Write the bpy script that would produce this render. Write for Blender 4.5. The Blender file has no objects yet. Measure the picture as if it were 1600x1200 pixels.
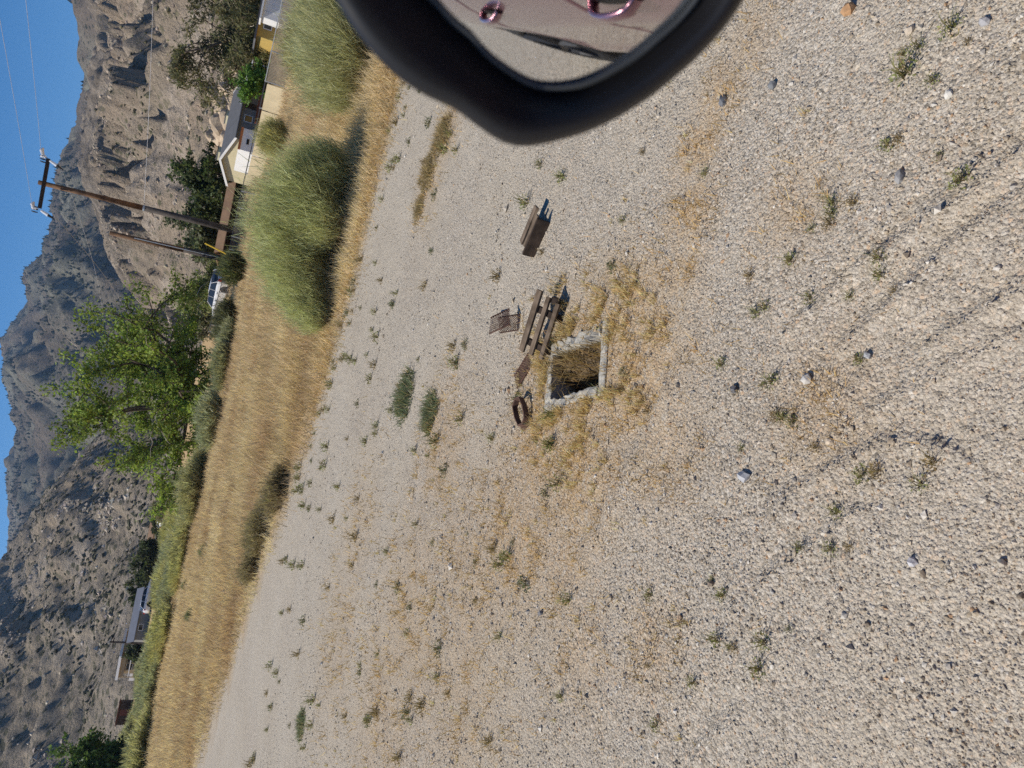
import bpy, bmesh, math, random
import numpy as np
from mathutils import Vector, Matrix

# ------------------------------------------------------------------ camera, sky, sun, exposure
SC = bpy.context.scene
COL = SC.collection
FPX, PITCH, ROLL, EYE = 1150.0, math.radians(23), math.radians(11), 1.6
FW = np.array([0, math.cos(PITCH), -math.sin(PITCH)])
_R0 = np.array([1.0, 0, 0]); _U0 = np.array([0, math.sin(PITCH), math.cos(PITCH)])
RC = _R0 * math.cos(ROLL) + _U0 * math.sin(ROLL)
UC = -_R0 * math.sin(ROLL) + _U0 * math.cos(ROLL)
cam_data = bpy.data.cameras.new('camera')
cam_data.sensor_fit = 'HORIZONTAL'; cam_data.sensor_width = 36.0
cam_data.lens = FPX / 1600 * 36.0
cam_data.clip_start = 0.02; cam_data.clip_end = 12000
cam_data.dof.use_dof = True; cam_data.dof.focus_distance = 4.2; cam_data.dof.aperture_fstop = 9.0
cam = bpy.data.objects.new('camera', cam_data); COL.objects.link(cam)
_m = Matrix.Identity(4)
for i in range(3):      # the phone was held sideways: picture right = scene down, picture up = scene right
    _m[i][0] = -UC[i]; _m[i][1] = RC[i]; _m[i][2] = -FW[i]
_m[2][3] = EYE
cam.matrix_world = _m
SC.camera = cam

SUN_EL, SUN_OFF = math.radians(47), math.radians(7)
SUN = Vector((-math.cos(SUN_EL) * math.cos(SUN_OFF), math.cos(SUN_EL) * math.sin(SUN_OFF), math.sin(SUN_EL)))
world = bpy.data.worlds.new('World'); SC.world = world; world.use_nodes = True
wn = world.node_tree.nodes; wn.clear()
sky = wn.new('ShaderNodeTexSky'); sky.sky_type = 'NISHITA'; sky.sun_disc = False
sky.sun_elevation = SUN_EL; sky.sun_rotation = math.radians(277)
sky.altitude = 2200; sky.air_density = 1.0; sky.dust_density = 0.0; sky.ozone_density = 4.0
wbg = wn.new('ShaderNodeBackground'); wbg.inputs[1].default_value = 0.105
wout = wn.new('ShaderNodeOutputWorld')
whs = wn.new('ShaderNodeHueSaturation'); whs.inputs['Saturation'].default_value = 1.28
world.node_tree.links.new(sky.outputs[0], whs.inputs['Color']); world.node_tree.links.new(whs.outputs[0], wbg.inputs[0]); world.node_tree.links.new(wbg.outputs[0], wout.inputs[0])
sl = bpy.data.lights.new('sun', 'SUN'); sl.energy = 4.9; sl.angle = math.radians(0.53); sl.color = (1.0, 0.93, 0.82)
so = bpy.data.objects.new('sun', sl); COL.objects.link(so)
so.rotation_euler = SUN.to_track_quat('Z', 'Y').to_euler(); so.location = (-30, 5, 40)
SC.view_settings.view_transform = 'Standard'; SC.view_settings.look = 'None'
SC.view_settings.exposure = 0.14; SC.view_settings.gamma = 1.0
SC.render.engine = 'CYCLES'
SC.cycles.use_denoising = False
SC.cycles.max_bounces = 6; SC.cycles.diffuse_bounces = 3; SC.cycles.glossy_bounces = 4
SC.cycles.transmission_bounces = 4; SC.cycles.volume_bounces = 0; SC.cycles.transparent_max_bounces = 12

# ------------------------------------------------------------------ helpers
rng = np.random.default_rng(11); random.seed(11)

def ray(x, y):
    d = FW * FPX + RC * ((1200 - y) - 600) - UC * (x - 800)
    return d / np.linalg.norm(d)
def gp(x, y, z=0.0):                      # photo pixel -> point on the plane of height z
    d = ray(x, y); t = (z - EYE) / d[2]
    return np.array([0, 0, EYE]) + d * t
def at(x, y, dist):                       # photo pixel -> point at that horizontal distance
    d = ray(x, y); return np.array([0, 0, EYE]) + d * (dist / math.hypot(d[0], d[1]))
def azel(x, y):
    d = ray(x, y); return math.atan2(d[0], d[1]), math.asin(d[2])
def polar(azdeg, dist):
    a = math.radians(azdeg); return np.array([math.sin(a) * dist, math.cos(a) * dist])

def _hash(ix, iy, seed):
    h = (ix.astype(np.int64) * 374761393 + iy.astype(np.int64) * 668265263 + seed * 1442695041) & 0xffffffff
    h = ((h ^ (h >> 13)) * 1274126177) & 0xffffffff
    return ((h ^ (h >> 16)) & 0xffff) / 65536.0
def pnoise(x, y, seed=0):                 # gradient noise, about -0.7..0.7
    x = np.asarray(x, float); y = np.asarray(y, float)
    ix = np.floor(x); iy = np.floor(y); fx = x - ix; fy = y - iy
    u = fx * fx * fx * (fx * (fx * 6 - 15) + 10); v = fy * fy * fy * (fy * (fy * 6 - 15) + 10)
    def g(ax, ay, dx, dy):
        a = _hash(ax, ay, seed) * 2 * math.pi
        return np.cos(a) * dx + np.sin(a) * dy
    n00 = g(ix, iy, fx, fy); n10 = g(ix + 1, iy, fx - 1, fy)
    n01 = g(ix, iy + 1, fx, fy - 1); n11 = g(ix + 1, iy + 1, fx - 1, fy - 1)
    return (n00 * (1 - u) + n10 * u) * (1 - v) + (n01 * (1 - u) + n11 * u) * v
def fbm(x, y, oct=4, seed=0, gain=0.5):
    s = 0; a = 1.0
    for k in range(oct):
        s = s + a * pnoise(x * 2 ** k + 17.3 * k, y * 2 ** k - 9.1 * k, seed + k); a *= gain
    return s
def ridged(x, y, oct=4, seed=0, gain=0.5):
    s = 0; a = 1.0
    for k in range(oct):
        s = s + a * (1 - 2 * np.abs(pnoise(x * 2 ** k + 5.7 * k, y * 2 ** k + 3.1 * k, seed + k))); a *= gain
    return s
def sstep(a, b, x):
    t = np.clip((x - a) / (b - a), 0, 1); return t * t * (3 - 2 * t)

class Geo:
    """collects vertices and faces (optionally coloured) for one mesh"""
    def __init__(s): s.v = []; s.f = []; s.c = []; s.m = []; s.n = 0
    def add(s, v, f, c=None, m=0):
        v = np.asarray(v, float).reshape(-1, 3)
        s.v.append(v)
        fs = [f] if isinstance(f, np.ndarray) else list(f)
        if not isinstance(f, np.ndarray):
            by = {}
            for q in fs: by.setdefault(len(q), []).append(q)
            fs = [np.array(q, int) for q in by.values()]
        for q in fs:
            s.f.append(q + s.n); s.m.append(np.full(len(q), m, np.int32))
        if c is None: c = (1, 1, 1)
        c = np.asarray(c, float)
        if c.ndim == 1: c = np.tile(c, (len(v), 1))
        s.c.append(c); s.n += len(v)
        return s
    def box(s, lo, hi, c=None, m=0, M=None, taper=0.0):
        (x0, y0, z0), (x1, y1, z1) = lo, hi
        v = np.array([(x0, y0, z0), (x1, y0, z0), (x1, y1, z0), (x0, y1, z0), (x0, y0, z1), (x1, y0, z1), (x1, y1, z1), (x0, y1, z1)], float)
        if M is not None: v = v @ M[:3, :3].T + M[:3, 3]
        return s.add(v, np.array([(0, 3, 2, 1), (4, 5, 6, 7), (0, 1, 5, 4), (1, 2, 6, 5), (2, 3, 7, 6), (3, 0, 4, 7)]), c, m)
    def tube(s, pts, rad, k=6, c=None, m=0, cap=True):
        pts = np.asarray(pts, float); n = len(pts)
        rad = np.broadcast_to(np.asarray(rad, float), (n,))
        V = []
        for i in range(n):
            t = pts[min(i + 1, n - 1)] - pts[max(i - 1, 0)]; t = t / (np.linalg.norm(t) + 1e-9)
            a = np.cross(t, (0, 0, 1.0) if abs(t[2]) < .9 else (1.0, 0, 0)); a /= np.linalg.norm(a); b = np.cross(t, a)
            for j in range(k):
                w = 2 * math.pi * j / k
                V.append(pts[i] + rad[i] * (math.cos(w) * a + math.sin(w) * b))
        F = []
        for i in range(n - 1):
            for j in range(k):
                F.append((i * k + j, i * k + (j + 1) % k, (i + 1) * k + (j + 1) % k, (i + 1) * k + j))
        fs = [np.array(F, int)]
        if cap: fs.append(np.array([list(range(k - 1, -1, -1)), [(n - 1) * k + j for j in range(k)]], int))
        s.v.append(np.array(V))
        for q in fs:
            s.f.append(q + s.n); s.m.append(np.full(len(q), m, np.int32))
        cc = np.asarray((1, 1, 1) if c is None else c, float)
        s.c.append(np.tile(cc, (len(V), 1)) if cc.ndim == 1 else np.repeat(cc, k, axis=0))
        s.n += len(V)
        return s
    def mesh(s, name, mats, smooth=False):
        me = bpy.data.meshes.new(name)
        V = np.concatenate(s.v); C = np.concatenate(s.c)
        loops = np.concatenate([q.ravel() for q in s.f]).astype(np.int32)
        sizes = np.concatenate([np.full(len(q), q.shape[1], np.int32) for q in s.f])
        starts = np.concatenate([[0], np.cumsum(sizes)[:-1]]).astype(np.int32)
        me.vertices.add(len(V)); me.vertices.foreach_set('co', V.astype(np.float32).ravel())
        me.loops.add(len(loops)); me.loops.foreach_set('vertex_index', loops)
        me.polygons.add(len(sizes)); me.polygons.foreach_set('loop_start', starts); me.polygons.foreach_set('loop_total', sizes)
        me.polygons.foreach_set('material_index', np.concatenate(s.m))
        me.polygons.foreach_set('use_smooth', np.full(len(sizes), smooth))
        at_ = me.color_attributes.new('Col', 'FLOAT_COLOR', 'POINT')
        at_.data.foreach_set('color', np.concatenate([C, np.ones((len(C), 1))], 1).astype(np.float32).ravel())
        for m in (mats if isinstance(mats, (list, tuple)) else [mats]): me.materials.append(m)
        me.update(calc_edges=True)
        return me
    def build(s, name, mats, parent=None, smooth=False, loc=None, rz=0.0):
        o = bpy.data.objects.new(name, s.mesh(name, mats, smooth)); COL.objects.link(o)
        if parent is not None: o.parent = parent
        if loc is not None: o.location = loc
        if rz: o.rotation_euler = (0, 0, rz)
        return o

def tag(o, label, cat, group=None):
    o['label'] = label; o['category'] = cat
    if group: o['group'] = group
    return o
def struct(o): o['kind'] = 'structure'; return o
def stuff(o): o['kind'] = 'stuff'; return o
def empty(name, loc, rz=0.0):
    o = bpy.data.objects.new(name, None); COL.objects.link(o); o.empty_display_size = 0.1
    o.location = tuple(loc) if len(loc) == 3 else (loc[0], loc[1], 0.0); o.rotation_euler = (0, 0, rz); return o
def copy_tree(o, parent=None):
    c = o.copy(); COL.objects.link(c); c.parent = parent
    for ch in list(o.children): copy_tree(ch, c)
    return c

# ------------------------------------------------------------------ materials
class NT:
    def __init__(s, name):
        s.mat = bpy.data.materials.new(name); s.mat.use_nodes = True
        s.t = s.mat.node_tree; s.t.nodes.clear(); s.out = s.n('ShaderNodeOutputMaterial')
    def n(s, typ, **kw):
        nd = s.t.nodes.new(typ)
        for k, v in kw.items(): setattr(nd, k, v)
        return nd
    def link(s, a, b): s.t.links.new(a, b)
    def val(s, sock, v):
        if hasattr(v, 'is_linked') or isinstance(v, bpy.types.NodeSocket): s.link(v, sock)
        elif isinstance(v, (tuple, list)) and len(v) == 3 and sock.type == 'RGBA': sock.default_value = (*v, 1)
        else: sock.default_value = v
    def coord(s): return s.n('ShaderNodeTexCoord').outputs['Object']
    def pos(s): return s.n('ShaderNodeNewGeometry').outputs['Position']
    def noise(s, vec, scale, detail=3, rough=0.55):
        nd = s.n('ShaderNodeTexNoise'); s.link(vec, nd.inputs['Vector'])
        nd.inputs['Scale'].default_value = scale; nd.inputs['Detail'].default_value = detail; nd.inputs['Roughness'].default_value = rough
        return nd.outputs[0]
    def vor(s, vec, scale, feature='F1', out='Distance', rand=1.0):
        nd = s.n('ShaderNodeTexVoronoi', feature=feature); s.link(vec, nd.inputs['Vector'])
        nd.inputs['Scale'].default_value = scale; nd.inputs['Randomness'].default_value = rand
        return nd.outputs[out]
    def ramp(s, fac, stops, interp='LINEAR'):
        nd = s.n('ShaderNodeValToRGB'); s.val(nd.inputs[0], fac); cr = nd.color_ramp; cr.interpolation = interp
        while len(cr.elements) < len(stops): cr.elements.new(0.5)
        for e, (p, c) in zip(cr.elements, stops):
            e.position = p; e.color = (*c, 1) if isinstance(c, (tuple, list)) else (c, c, c, 1)
        return nd.outputs[0]
    def mix(s, fac, a, b, mode='MIX'):
        nd = s.n('ShaderNodeMix', data_type='RGBA', blend_type=mode)
        s.val(nd.inputs[0], fac); s.val(nd.inputs[6], a); s.val(nd.inputs[7], b); return nd.outputs[2]
    def math(s, op, a, b=0.0):
        nd = s.n('ShaderNodeMath', operation=op); s.val(nd.inputs[0], a); s.val(nd.inputs[1], b); return nd.outputs[0]
    def attr(s, name='Col'): return s.n('ShaderNodeAttribute', attribute_name=name)
    def bsdf(s, color, rough=0.9, metal=0.0, spec=0.3, normal=None, **kw):
        b = s.n('ShaderNodeBsdfPrincipled')
        s.val(b.inputs['Base Color'], color); s.val(b.inputs['Roughness'], rough); s.val(b.inputs['Metallic'], metal)
        b.inputs['Specular IOR Level'].default_value = spec
        for k, v in kw.items(): s.val(b.inputs[k.replace('_', ' ')], v)
        if normal is not None: s.link(normal, b.inputs['Normal'])
        return b.outputs[0]
    def bump(s, h, strength=0.5, dist=0.01, normal=None):
        b = s.n('ShaderNodeBump'); b.inputs['Strength'].default_value = strength; b.inputs['Distance'].default_value = dist
        s.link(h, b.inputs['Height'])
        if normal is not None: s.link(normal, b.inputs['Normal'])
        return b.outputs[0]
    def done(s, sh): s.link(sh, s.out.inputs['Surface']); return s.mat

def plain(name, col, rough=0.8, metal=0.0, var=0.25, scale=6.0, bump=0.3, bdist=0.004, spec=0.3, **kw):
    t = NT(name); c = t.coord()
    n1 = t.noise(c, scale, 4); n2 = t.noise(c, scale * 7, 3)
    f = t.math('ADD', t.math('MULTIPLY', n1, 0.7), t.math('MULTIPLY', n2, 0.3))
    lo = tuple(x * (1 - var) for x in col); hi = tuple(min(1, x * (1 + var)) for x in col)
    colr = t.ramp(f, [(0.3, lo), (0.7, hi)])
    nb = t.bump(n2, bump, bdist) if bump else None
    return t.done(t.bsdf(colr, rough, metal, spec, nb, **kw))

def leafmat(name, transl=0.35, rough=0.6, spec=0.25):
    t = NT(name); c = t.attr().outputs['Color']
    b = t.bsdf(c, rough, 0, spec)
    tr = t.n('ShaderNodeBsdfTranslucent'); t.link(t.mix(0.5, c, (0.9, 1.0, 0.45), 'MULTIPLY'), tr.inputs[0])
    mx = t.n('ShaderNodeMixShader'); mx.inputs[0].default_value = transl
    t.link(b, mx.inputs[1]); t.link(tr.outputs[0], mx.inputs[2])
    return t.done(mx.outputs[0])

M = {}
M['leaf'] = leafmat('leaf_tissue', 0.42)
M['straw'] = leafmat('dry_straw', 0.4, 0.75, 0.15)
def stonemat():
    t = NT('toned_stone'); c = t.pos(); n1 = t.noise(c, 1.6, 5, .7); n2 = t.noise(c, 45, 4, .7)
    f = t.math('ADD', t.math('MULTIPLY', n1, .6), t.math('MULTIPLY', n2, .4))
    col = t.mix(t.ramp(f, [(.35, 0.0), (.65, 1.0)]), t.mix(1.0, t.attr().outputs['Color'], (.62, .60, .58), 'MULTIPLY'), t.attr().outputs['Color'])
    nb = t.bump(n1, .8, .12); return t.done(t.bsdf(col, .92, 0, .15, t.bump(n2, .5, .003, nb)))
M['vcol'] = stonemat()
def woodmat(name, a, b, sc=4.0):
    t = NT(name); c = t.coord()
    mp = t.n('ShaderNodeMapping'); t.link(c, mp.inputs[0]); mp.inputs['Scale'].default_value = (sc * 0.35, sc * 5, sc * 5)
    n = t.noise(mp.outputs[0], 3, 5, 0.65); n2 = t.noise(c, sc * 1.5, 3)
    col = t.mix(t.ramp(n2, [(0.35, 0.0), (0.7, 1.0)]), t.ramp(n, [(0.3, a), (0.7, b)]), tuple(x * 0.55 for x in a))
    return t.done(t.bsdf(col, 0.85, 0, 0.2, t.bump(n, 0.6, 0.003)))
M['bark'] = woodmat('grey_bark', (0.10, 0.075, 0.055), (0.22, 0.17, 0.13), 2.0)
M['twig'] = plain('pale_dead_twig', (0.34, 0.30, 0.25), 0.9, var=0.3)
M['darktwig'] = plain('dark_woody_stem', (0.12, 0.09, 0.065), 0.9, var=0.3)

def gravelmat():
    t = NT('decomposed_granite_gravel'); c = t.pos(); a = t.attr().outputs['Color']
    sep = t.n('ShaderNodeSeparateColor'); t.link(a, sep.inputs[0])   # R straw litter, G field soil, B packed fines
    litter, field, packed = sep.outputs
    # grains at three sizes, each with its own tone
    v1 = t.n('ShaderNodeTexVoronoi'); t.link(c, v1.inputs['Vector']); v1.inputs['Scale'].default_value = 95
    v2 = t.n('ShaderNodeTexVoronoi'); t.link(c, v2.inputs['Vector']); v2.inputs['Scale'].default_value = 210
    s1 = t.n('ShaderNodeSeparateColor'); t.link(v1.outputs['Color'], s1.inputs[0])
    s2 = t.n('ShaderNodeSeparateColor'); t.link(v2.outputs['Color'], s2.inputs[0])
    tone = [(0.0, (0.07, 0.065, 0.06)), (0.10, (0.18, 0.155, 0.12)), (0.26, (0.38, 0.325, 0.255)), (0.52, (0.53, 0.465, 0.375)), (0.74, (0.45, 0.42, 0.37)), (0.89, (0.64, 0.585, 0.50)), (0.96, (0.55, 0.35, 0.20)), (1.0, (0.80, 0.76, 0.68))]
    g1 = t.ramp(s1.outputs[0], tone); g2 = t.ramp(s2.outputs[1], tone)
    big = t.noise(c, 0.9, 5, 0.6); mid = t.noise(c, 7, 4, 0.6); fine = t.noise(c, 60, 3, 0.6)
    g = t.mix(t.ramp(mid, [(0.4, 0.25), (0.65, 0.8)]), g2, g1)
    sand = t.ramp(fine, [(0.3, (0.44, 0.385, 0.30)), (0.7, (0.57, 0.51, 0.415))])
    g = t.mix(t.math('ADD', t.math('MULTIPLY', packed, 0.42), 0.14), g, sand)
    g = t.mix(t.ramp(big, [(0.35, 0.0), (0.7, 0.55)]), g, t.mix(1.0, g, (0.88, 0.85, 0.81), 'MULTIPLY'))
    # flecks of dead plant matter where weeds grew
    lf = t.noise(c, 34, 4, 0.7); lm = t.math('MULTIPLY', t.ramp(lf, [(0.34, 0.0), (0.52, 1.0)]), litter)
    lcol = t.ramp(t.noise(c, 120, 3), [(0.3, (0.26, 0.15, 0.065)), (0.5, (0.45, 0.28, 0.12)), (0.72, (0.56, 0.42, 0.22))])
    g = t.mix(t.math('MULTIPLY', lm, 0.72), g, lcol)
    fs = t.ramp(t.noise(c, 2.2, 6, 0.65), [(0.3, (0.32, 0.20, 0.09)), (0.5, (0.44, 0.30, 0.15)), (0.7, (0.52, 0.40, 0.22))])
    g = t.mix(field, g, fs)
    d1 = t.math('SUBTRACT', 0.6, v1.outputs['Distance'])
    h = t.math('ADD', t.math('MULTIPLY', d1, 0.6), t.math('MULTIPLY', s1.outputs[2], 0.5))
    h2 = t.math('ADD', t.math('MULTIPLY', t.math('SUBTRACT', 0.6, v2.outputs['Distance']), 0.5), t.math('MULTIPLY', s2.outputs[2], 0.4))
    nb = t.bump(mid, 0.5, 0.03); nb = t.bump(t.noise(c, 26, 4, .65), 0.6, 0.014, nb)
    nb = t.bump(h, 1.0, 0.008, nb); nb = t.bump(h2, 0.9, 0.004, nb)
    return t.done(t.bsdf(g, 0.95, 0, 0.15, nb))
M['gravel'] = gravelmat()

def hillmat(name, soil_a, soil_b, rock, shrub, k=1.0, shrubs=0.5):
    t = NT(name); c = t.pos(); a = t.attr().outputs['Color']
    sep = t.n('ShaderNodeSeparateColor'); t.link(a, sep.inputs[0])   # R bare rock, G pale talus
    n1 = t.noise(c, 0.012 * k, 6, 0.65); n2 = t.noise(c, 0.09 * k, 6, 0.7); n3 = t.noise(c, 0.45 * k, 5, 0.75)
    soil = t.mix(t.ramp(n1, [(0.35, 0.0), (0.65, 1.0)]), soil_a, soil_b)
    soil = t.mix(t.ramp(n3, [(0.3, 0.0), (0.75, 0.7)]), soil, t.mix(1.0, soil, (0.45, 0.44, 0.42), 'MULTIPLY'))
    talus = t.ramp(n3, [(0.3, tuple(x * 0.45 for x in rock)), (0.5, rock), (0.72, tuple(min(1, x * 1.35) for x in rock))])
    soil = t.mix(t.math('MULTIPLY', sep.outputs[1], t.ramp(n2, [(0.35, 0.2), (0.6, 1.0)])), soil, talus)
    v = t.n('ShaderNodeTexVoronoi'); t.link(c, v.inputs['Vector']); v.inputs['Scale'].default_value = 0.32 * k
    sc = t.n('ShaderNodeSeparateColor'); t.link(v.outputs['Color'], sc.inputs[0])
    rad = t.math('ADD', t.math('MULTIPLY', sc.outputs[0], 0.34), t.math('MULTIPLY', n1, 0.35))
    sh = t.ramp(t.math('SUBTRACT', rad, v.outputs['Distance']), [(0.0, 0.0), (0.12, 1.0)])
    sh = t.math('MULTIPLY', sh, t.ramp(t.noise(c, 0.02 * k, 4, 0.6), [(0.42 - 0.2 * shrubs, 0.0), (0.66 - 0.2 * shrubs, 1.0)]))
    colr = t.mix(t.math('MULTIPLY', sh, 0.85), soil, shrub)
    rk = t.ramp(n2, [(0.25, tuple(x * 0.2 for x in rock)), (0.5, tuple(x * 0.5 for x in rock)), (0.75, tuple(min(1, x * 1.0) for x in rock))])  # shadow of the cliff faces deepened in the rock colour
    colr = t.mix(sep.outputs[0], colr, rk)
    nb = t.bump(n3, 0.9, 2.2 / k); nb = t.bump(n2, 0.6, 6.0 / k, nb)
    return t.done(t.bsdf(colr, 0.95, 0, 0.1, nb))
M['hill_left'] = hillmat('sage_hillside', (0.41, 0.33, 0.24), (0.31, 0.265, 0.205), (0.50, 0.43, 0.35), (0.085, 0.085, 0.05), 1.0, 0.75)
M['hill_right'] = hillmat('granite_hillside', (0.42, 0.325, 0.235), (0.31, 0.26, 0.195), (0.40, 0.335, 0.265), (0.11, 0.11, 0.06), 1.0, 0.45)
M['hill_far'] = hillmat('wooded_mountainside', (0.22, 0.175, 0.13), (0.15, 0.125, 0.098), (0.32, 0.31, 0.24), (0.04, 0.045, 0.03), 0.4, 0.9)

# ------------------------------------------------------------------ ground
def polyline(pxs): return np.array([gp(*p)[:2] for p in pxs])
def dist_poly(X, Y, P):
    best = np.full(X.shape, 1e9); side = np.zeros(X.shape)
    for a, b in zip(P[:-1], P[1:]):
        d = b - a; L2 = d @ d
        t = np.clip(((X - a[0]) * d[0] + (Y - a[1]) * d[1]) / L2, 0, 1)
        dx = X - (a[0] + t * d[0]); dy = Y - (a[1] + t * d[1]); q = np.hypot(dx, dy)
        s = np.sign(d[0] * dy - d[1] * dx); m = q < best
        best = np.where(m, q, best); side = np.where(m, s, side)
    return best, side
EDGE = np.array([(40, -6), (12, 5.2), (8, 7.0), (4.5, 8.4), (2.9, 8.95), (1.8, 9.3), (0.56, 9.7), (-0.5, 10.2), (-1.7, 11.0), (-3.8, 12.9), (-6.4, 14.8), (-10.2, 17.9), (-22, 25), (-60, 45)])
def field_mask(X, Y, w=0.35):
    q, s = dist_poly(X, Y, EDGE)
    n = 0.35 * pnoise(X * 0.9, Y * 0.9, 5) + 0.3 * pnoise(X * 3, Y * 3, 6)
    return sstep(-w, w, -s * q + n)
RUTS = [([(1040, 640), (1060, 560), (1090, 420), (1112, 300), (1135, 190), (1165, 100), (1190, -20)], 0.05, 0.012),
        ([(905, 880), (960, 790), (1010, 690), (1040, 610)], 0.05, 0.014),
        ([(1225, 520), (1330, 430), (1430, 360), (1520, 300), (1620, 220)], 0.018, 0.020),
        ([(1310, 545), (1400, 470), (1470, 400), (1560, 330), (1650, 270)], 0.02, 0.022),
        ([(1290, 470), (1340, 420), (1400, 375), (1450, 330), (1530, 250)], 0.016, 0.018),
        ([(1450, 545), (1530, 490), (1620, 440)], 0.018, 0.022),
        ([(1350, 650), (1450, 590), (1600, 520)], 0.02, 0.015),
        ([(1200, 790), (1290, 740), (1380, 690), (1470, 700)], 0.02, 0.018),
        ([(1190, 910), (1260, 860), (1340, 800)], 0.02, 0.017),
        ([(1085, 1190), (1120, 1150), (1150, 1120)], 0.03, 0.014),
        ([(1240, 780), (1180, 850), (1120, 1000), (1060, 1120)], 0.03, 0.007)]
RUTS = [(polyline(p), w, h) for p, w, h in RUTS]
LITTER = [((905, 600), .45, 1.0), ((990, 570), .34, 1.0), ((1000, 480), .22, .9), ((960, 440), .2, .7), ((830, 560), .2, .6), ((840, 690), .38, 1.0),
          ((900, 740), .4, .95), ((800, 830), .6, .8), ((730, 900), .7, .6), ((690, 700), .5, .65), ((640, 960), .8, .6), ((880, 870), .3, .7), ((1075, 330), .16, .9),
          ((1090, 230), .14, .9), ((1120, 150), .14, .8), ((1065, 430), .14, .8), ((1170, 60), .14, .6), ((720, 1060), .7, .5), ((600, 1080), .9, .5), ((560, 830), .7, .35), ((1280, 640), .2, .5), ((1030, 700), .25, .6),
          ((700, 200), .35, .7), ((670, 290), .35, .6), ((1010, 1010), .2, .5), ((530, 1000), .9, .35), ((900, 1000), .3, .5), ((1230, 330), .15, .5)]
LITTER = [(gp(*p)[:2], r, s) for p, r, s in LITTER]
def litter_mask(X, Y):
    m = np.zeros(X.shape)
    for c, r, s in LITTER: m = np.maximum(m, s * np.exp(-((X - c[0]) ** 2 + (Y - c[1]) ** 2) / (r * r)))
    return m
# concrete box corners in plan: near right, near left, far left, far right
BOX_C = np.array([0.125, 3.06]); BOX_A = np.array([0.970, 0.243]); BOX_B = np.array([-0.30, 0.954]); BOX_B /= np.linalg.norm(BOX_B)
BOX_W, BOX_L = 0.17, 0.285
def box_uv(X, Y): return (X - BOX_C[0]) * BOX_A[0] + (Y - BOX_C[1]) * BOX_A[1], (X - BOX_C[0]) * BOX_B[0] + (Y - BOX_C[1]) * BOX_B[1]
def base_z(X, Y):
    r = np.hypot(X, Y)
    return 1.4 * sstep(38, 150, r) * sstep(-20, 30, Y)
def ground_z(X, Y):
    X = np.asarray(X, float); Y = np.asarray(Y, float)
    r = np.hypot(X, Y); z = base_z(X, Y)
    near = 1 - sstep(9, 22, r)
    z = z + near * (0.02 * pnoise(X * .6, Y * .6, 1) + 0.010 * pnoise(X * 2.3, Y * 2.3, 2) + 0.006 * fbm(X * 7, Y * 7, 3, 3))
    for P, w, h in RUTS:
        q, s = dist_poly(X, Y, P)
        ok = 0.4 + 0.9 * (pnoise(X * 9, Y * 9, 9) + 0.4)
        z = z + np.clip(ok, 0, 1.3) * h * (np.exp(-(q / w) ** 2) - 0.7 * np.exp(-((q - 1.9 * w) / w) ** 2) * (s > 0))
    z = z + 0.05 * field_mask(X, Y, 0.6) * (1 - sstep(20, 60, r))
    u, v = box_uv(X, Y)
    edge = np.maximum(np.abs(u) - BOX_W, np.abs(v) - BOX_L)
    return z * sstep(-0.05, 0.22, edge) if z.ndim else z * float(sstep(-0.05, 0.22, edge))
def graded(lo, hi, step, far, n):
    a = np.arange(lo, hi + step / 2, step)
    g = step * np.geomspace(1, (far / step), n)
    g = np.cumsum(g) / np.sum(g) * far
    return np.concatenate([lo - g[::-1], a, a[-1] + g])
gx = graded(-2.4, 2.6, 0.026, 5000, 110); gy = graded(0.7, 6.2, 0.026, 5000, 110)
GX, GY = np.meshgrid(gx, gy)
GZ = ground_z(GX, GY)
nyy, nxx = GX.shape
idx = np.arange(nxx * nyy).reshape(nyy, nxx)
F = np.stack([idx[:-1, :-1], idx[:-1, 1:], idx[1:, 1:], idx[1:, :-1]], -1).reshape(-1, 4)
cu, cv = box_uv((GX[:-1, :-1] + GX[1:, 1:]) / 2, (GY[:-1, :-1] + GY[1:, 1:]) / 2)
F = F[~((np.abs(cu) < BOX_W - 0.012) & (np.abs(cv) < BOX_L - 0.012)).ravel()]
fm = field_mask(GX, GY)
lm = litter_mask(GX, GY)
pk = np.clip(0.5 + 1.3 * fbm(GX * .8, GY * .8, 3, 21) + 0.5 * sstep(4.5, 7, GY), 0, 1)
g = Geo(); g.add(np.stack([GX, GY, GZ], -1), F, np.stack([lm, fm, pk], -1).reshape(-1, 3))
struct(g.build('ground', M['gravel'], smooth=True))

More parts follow.
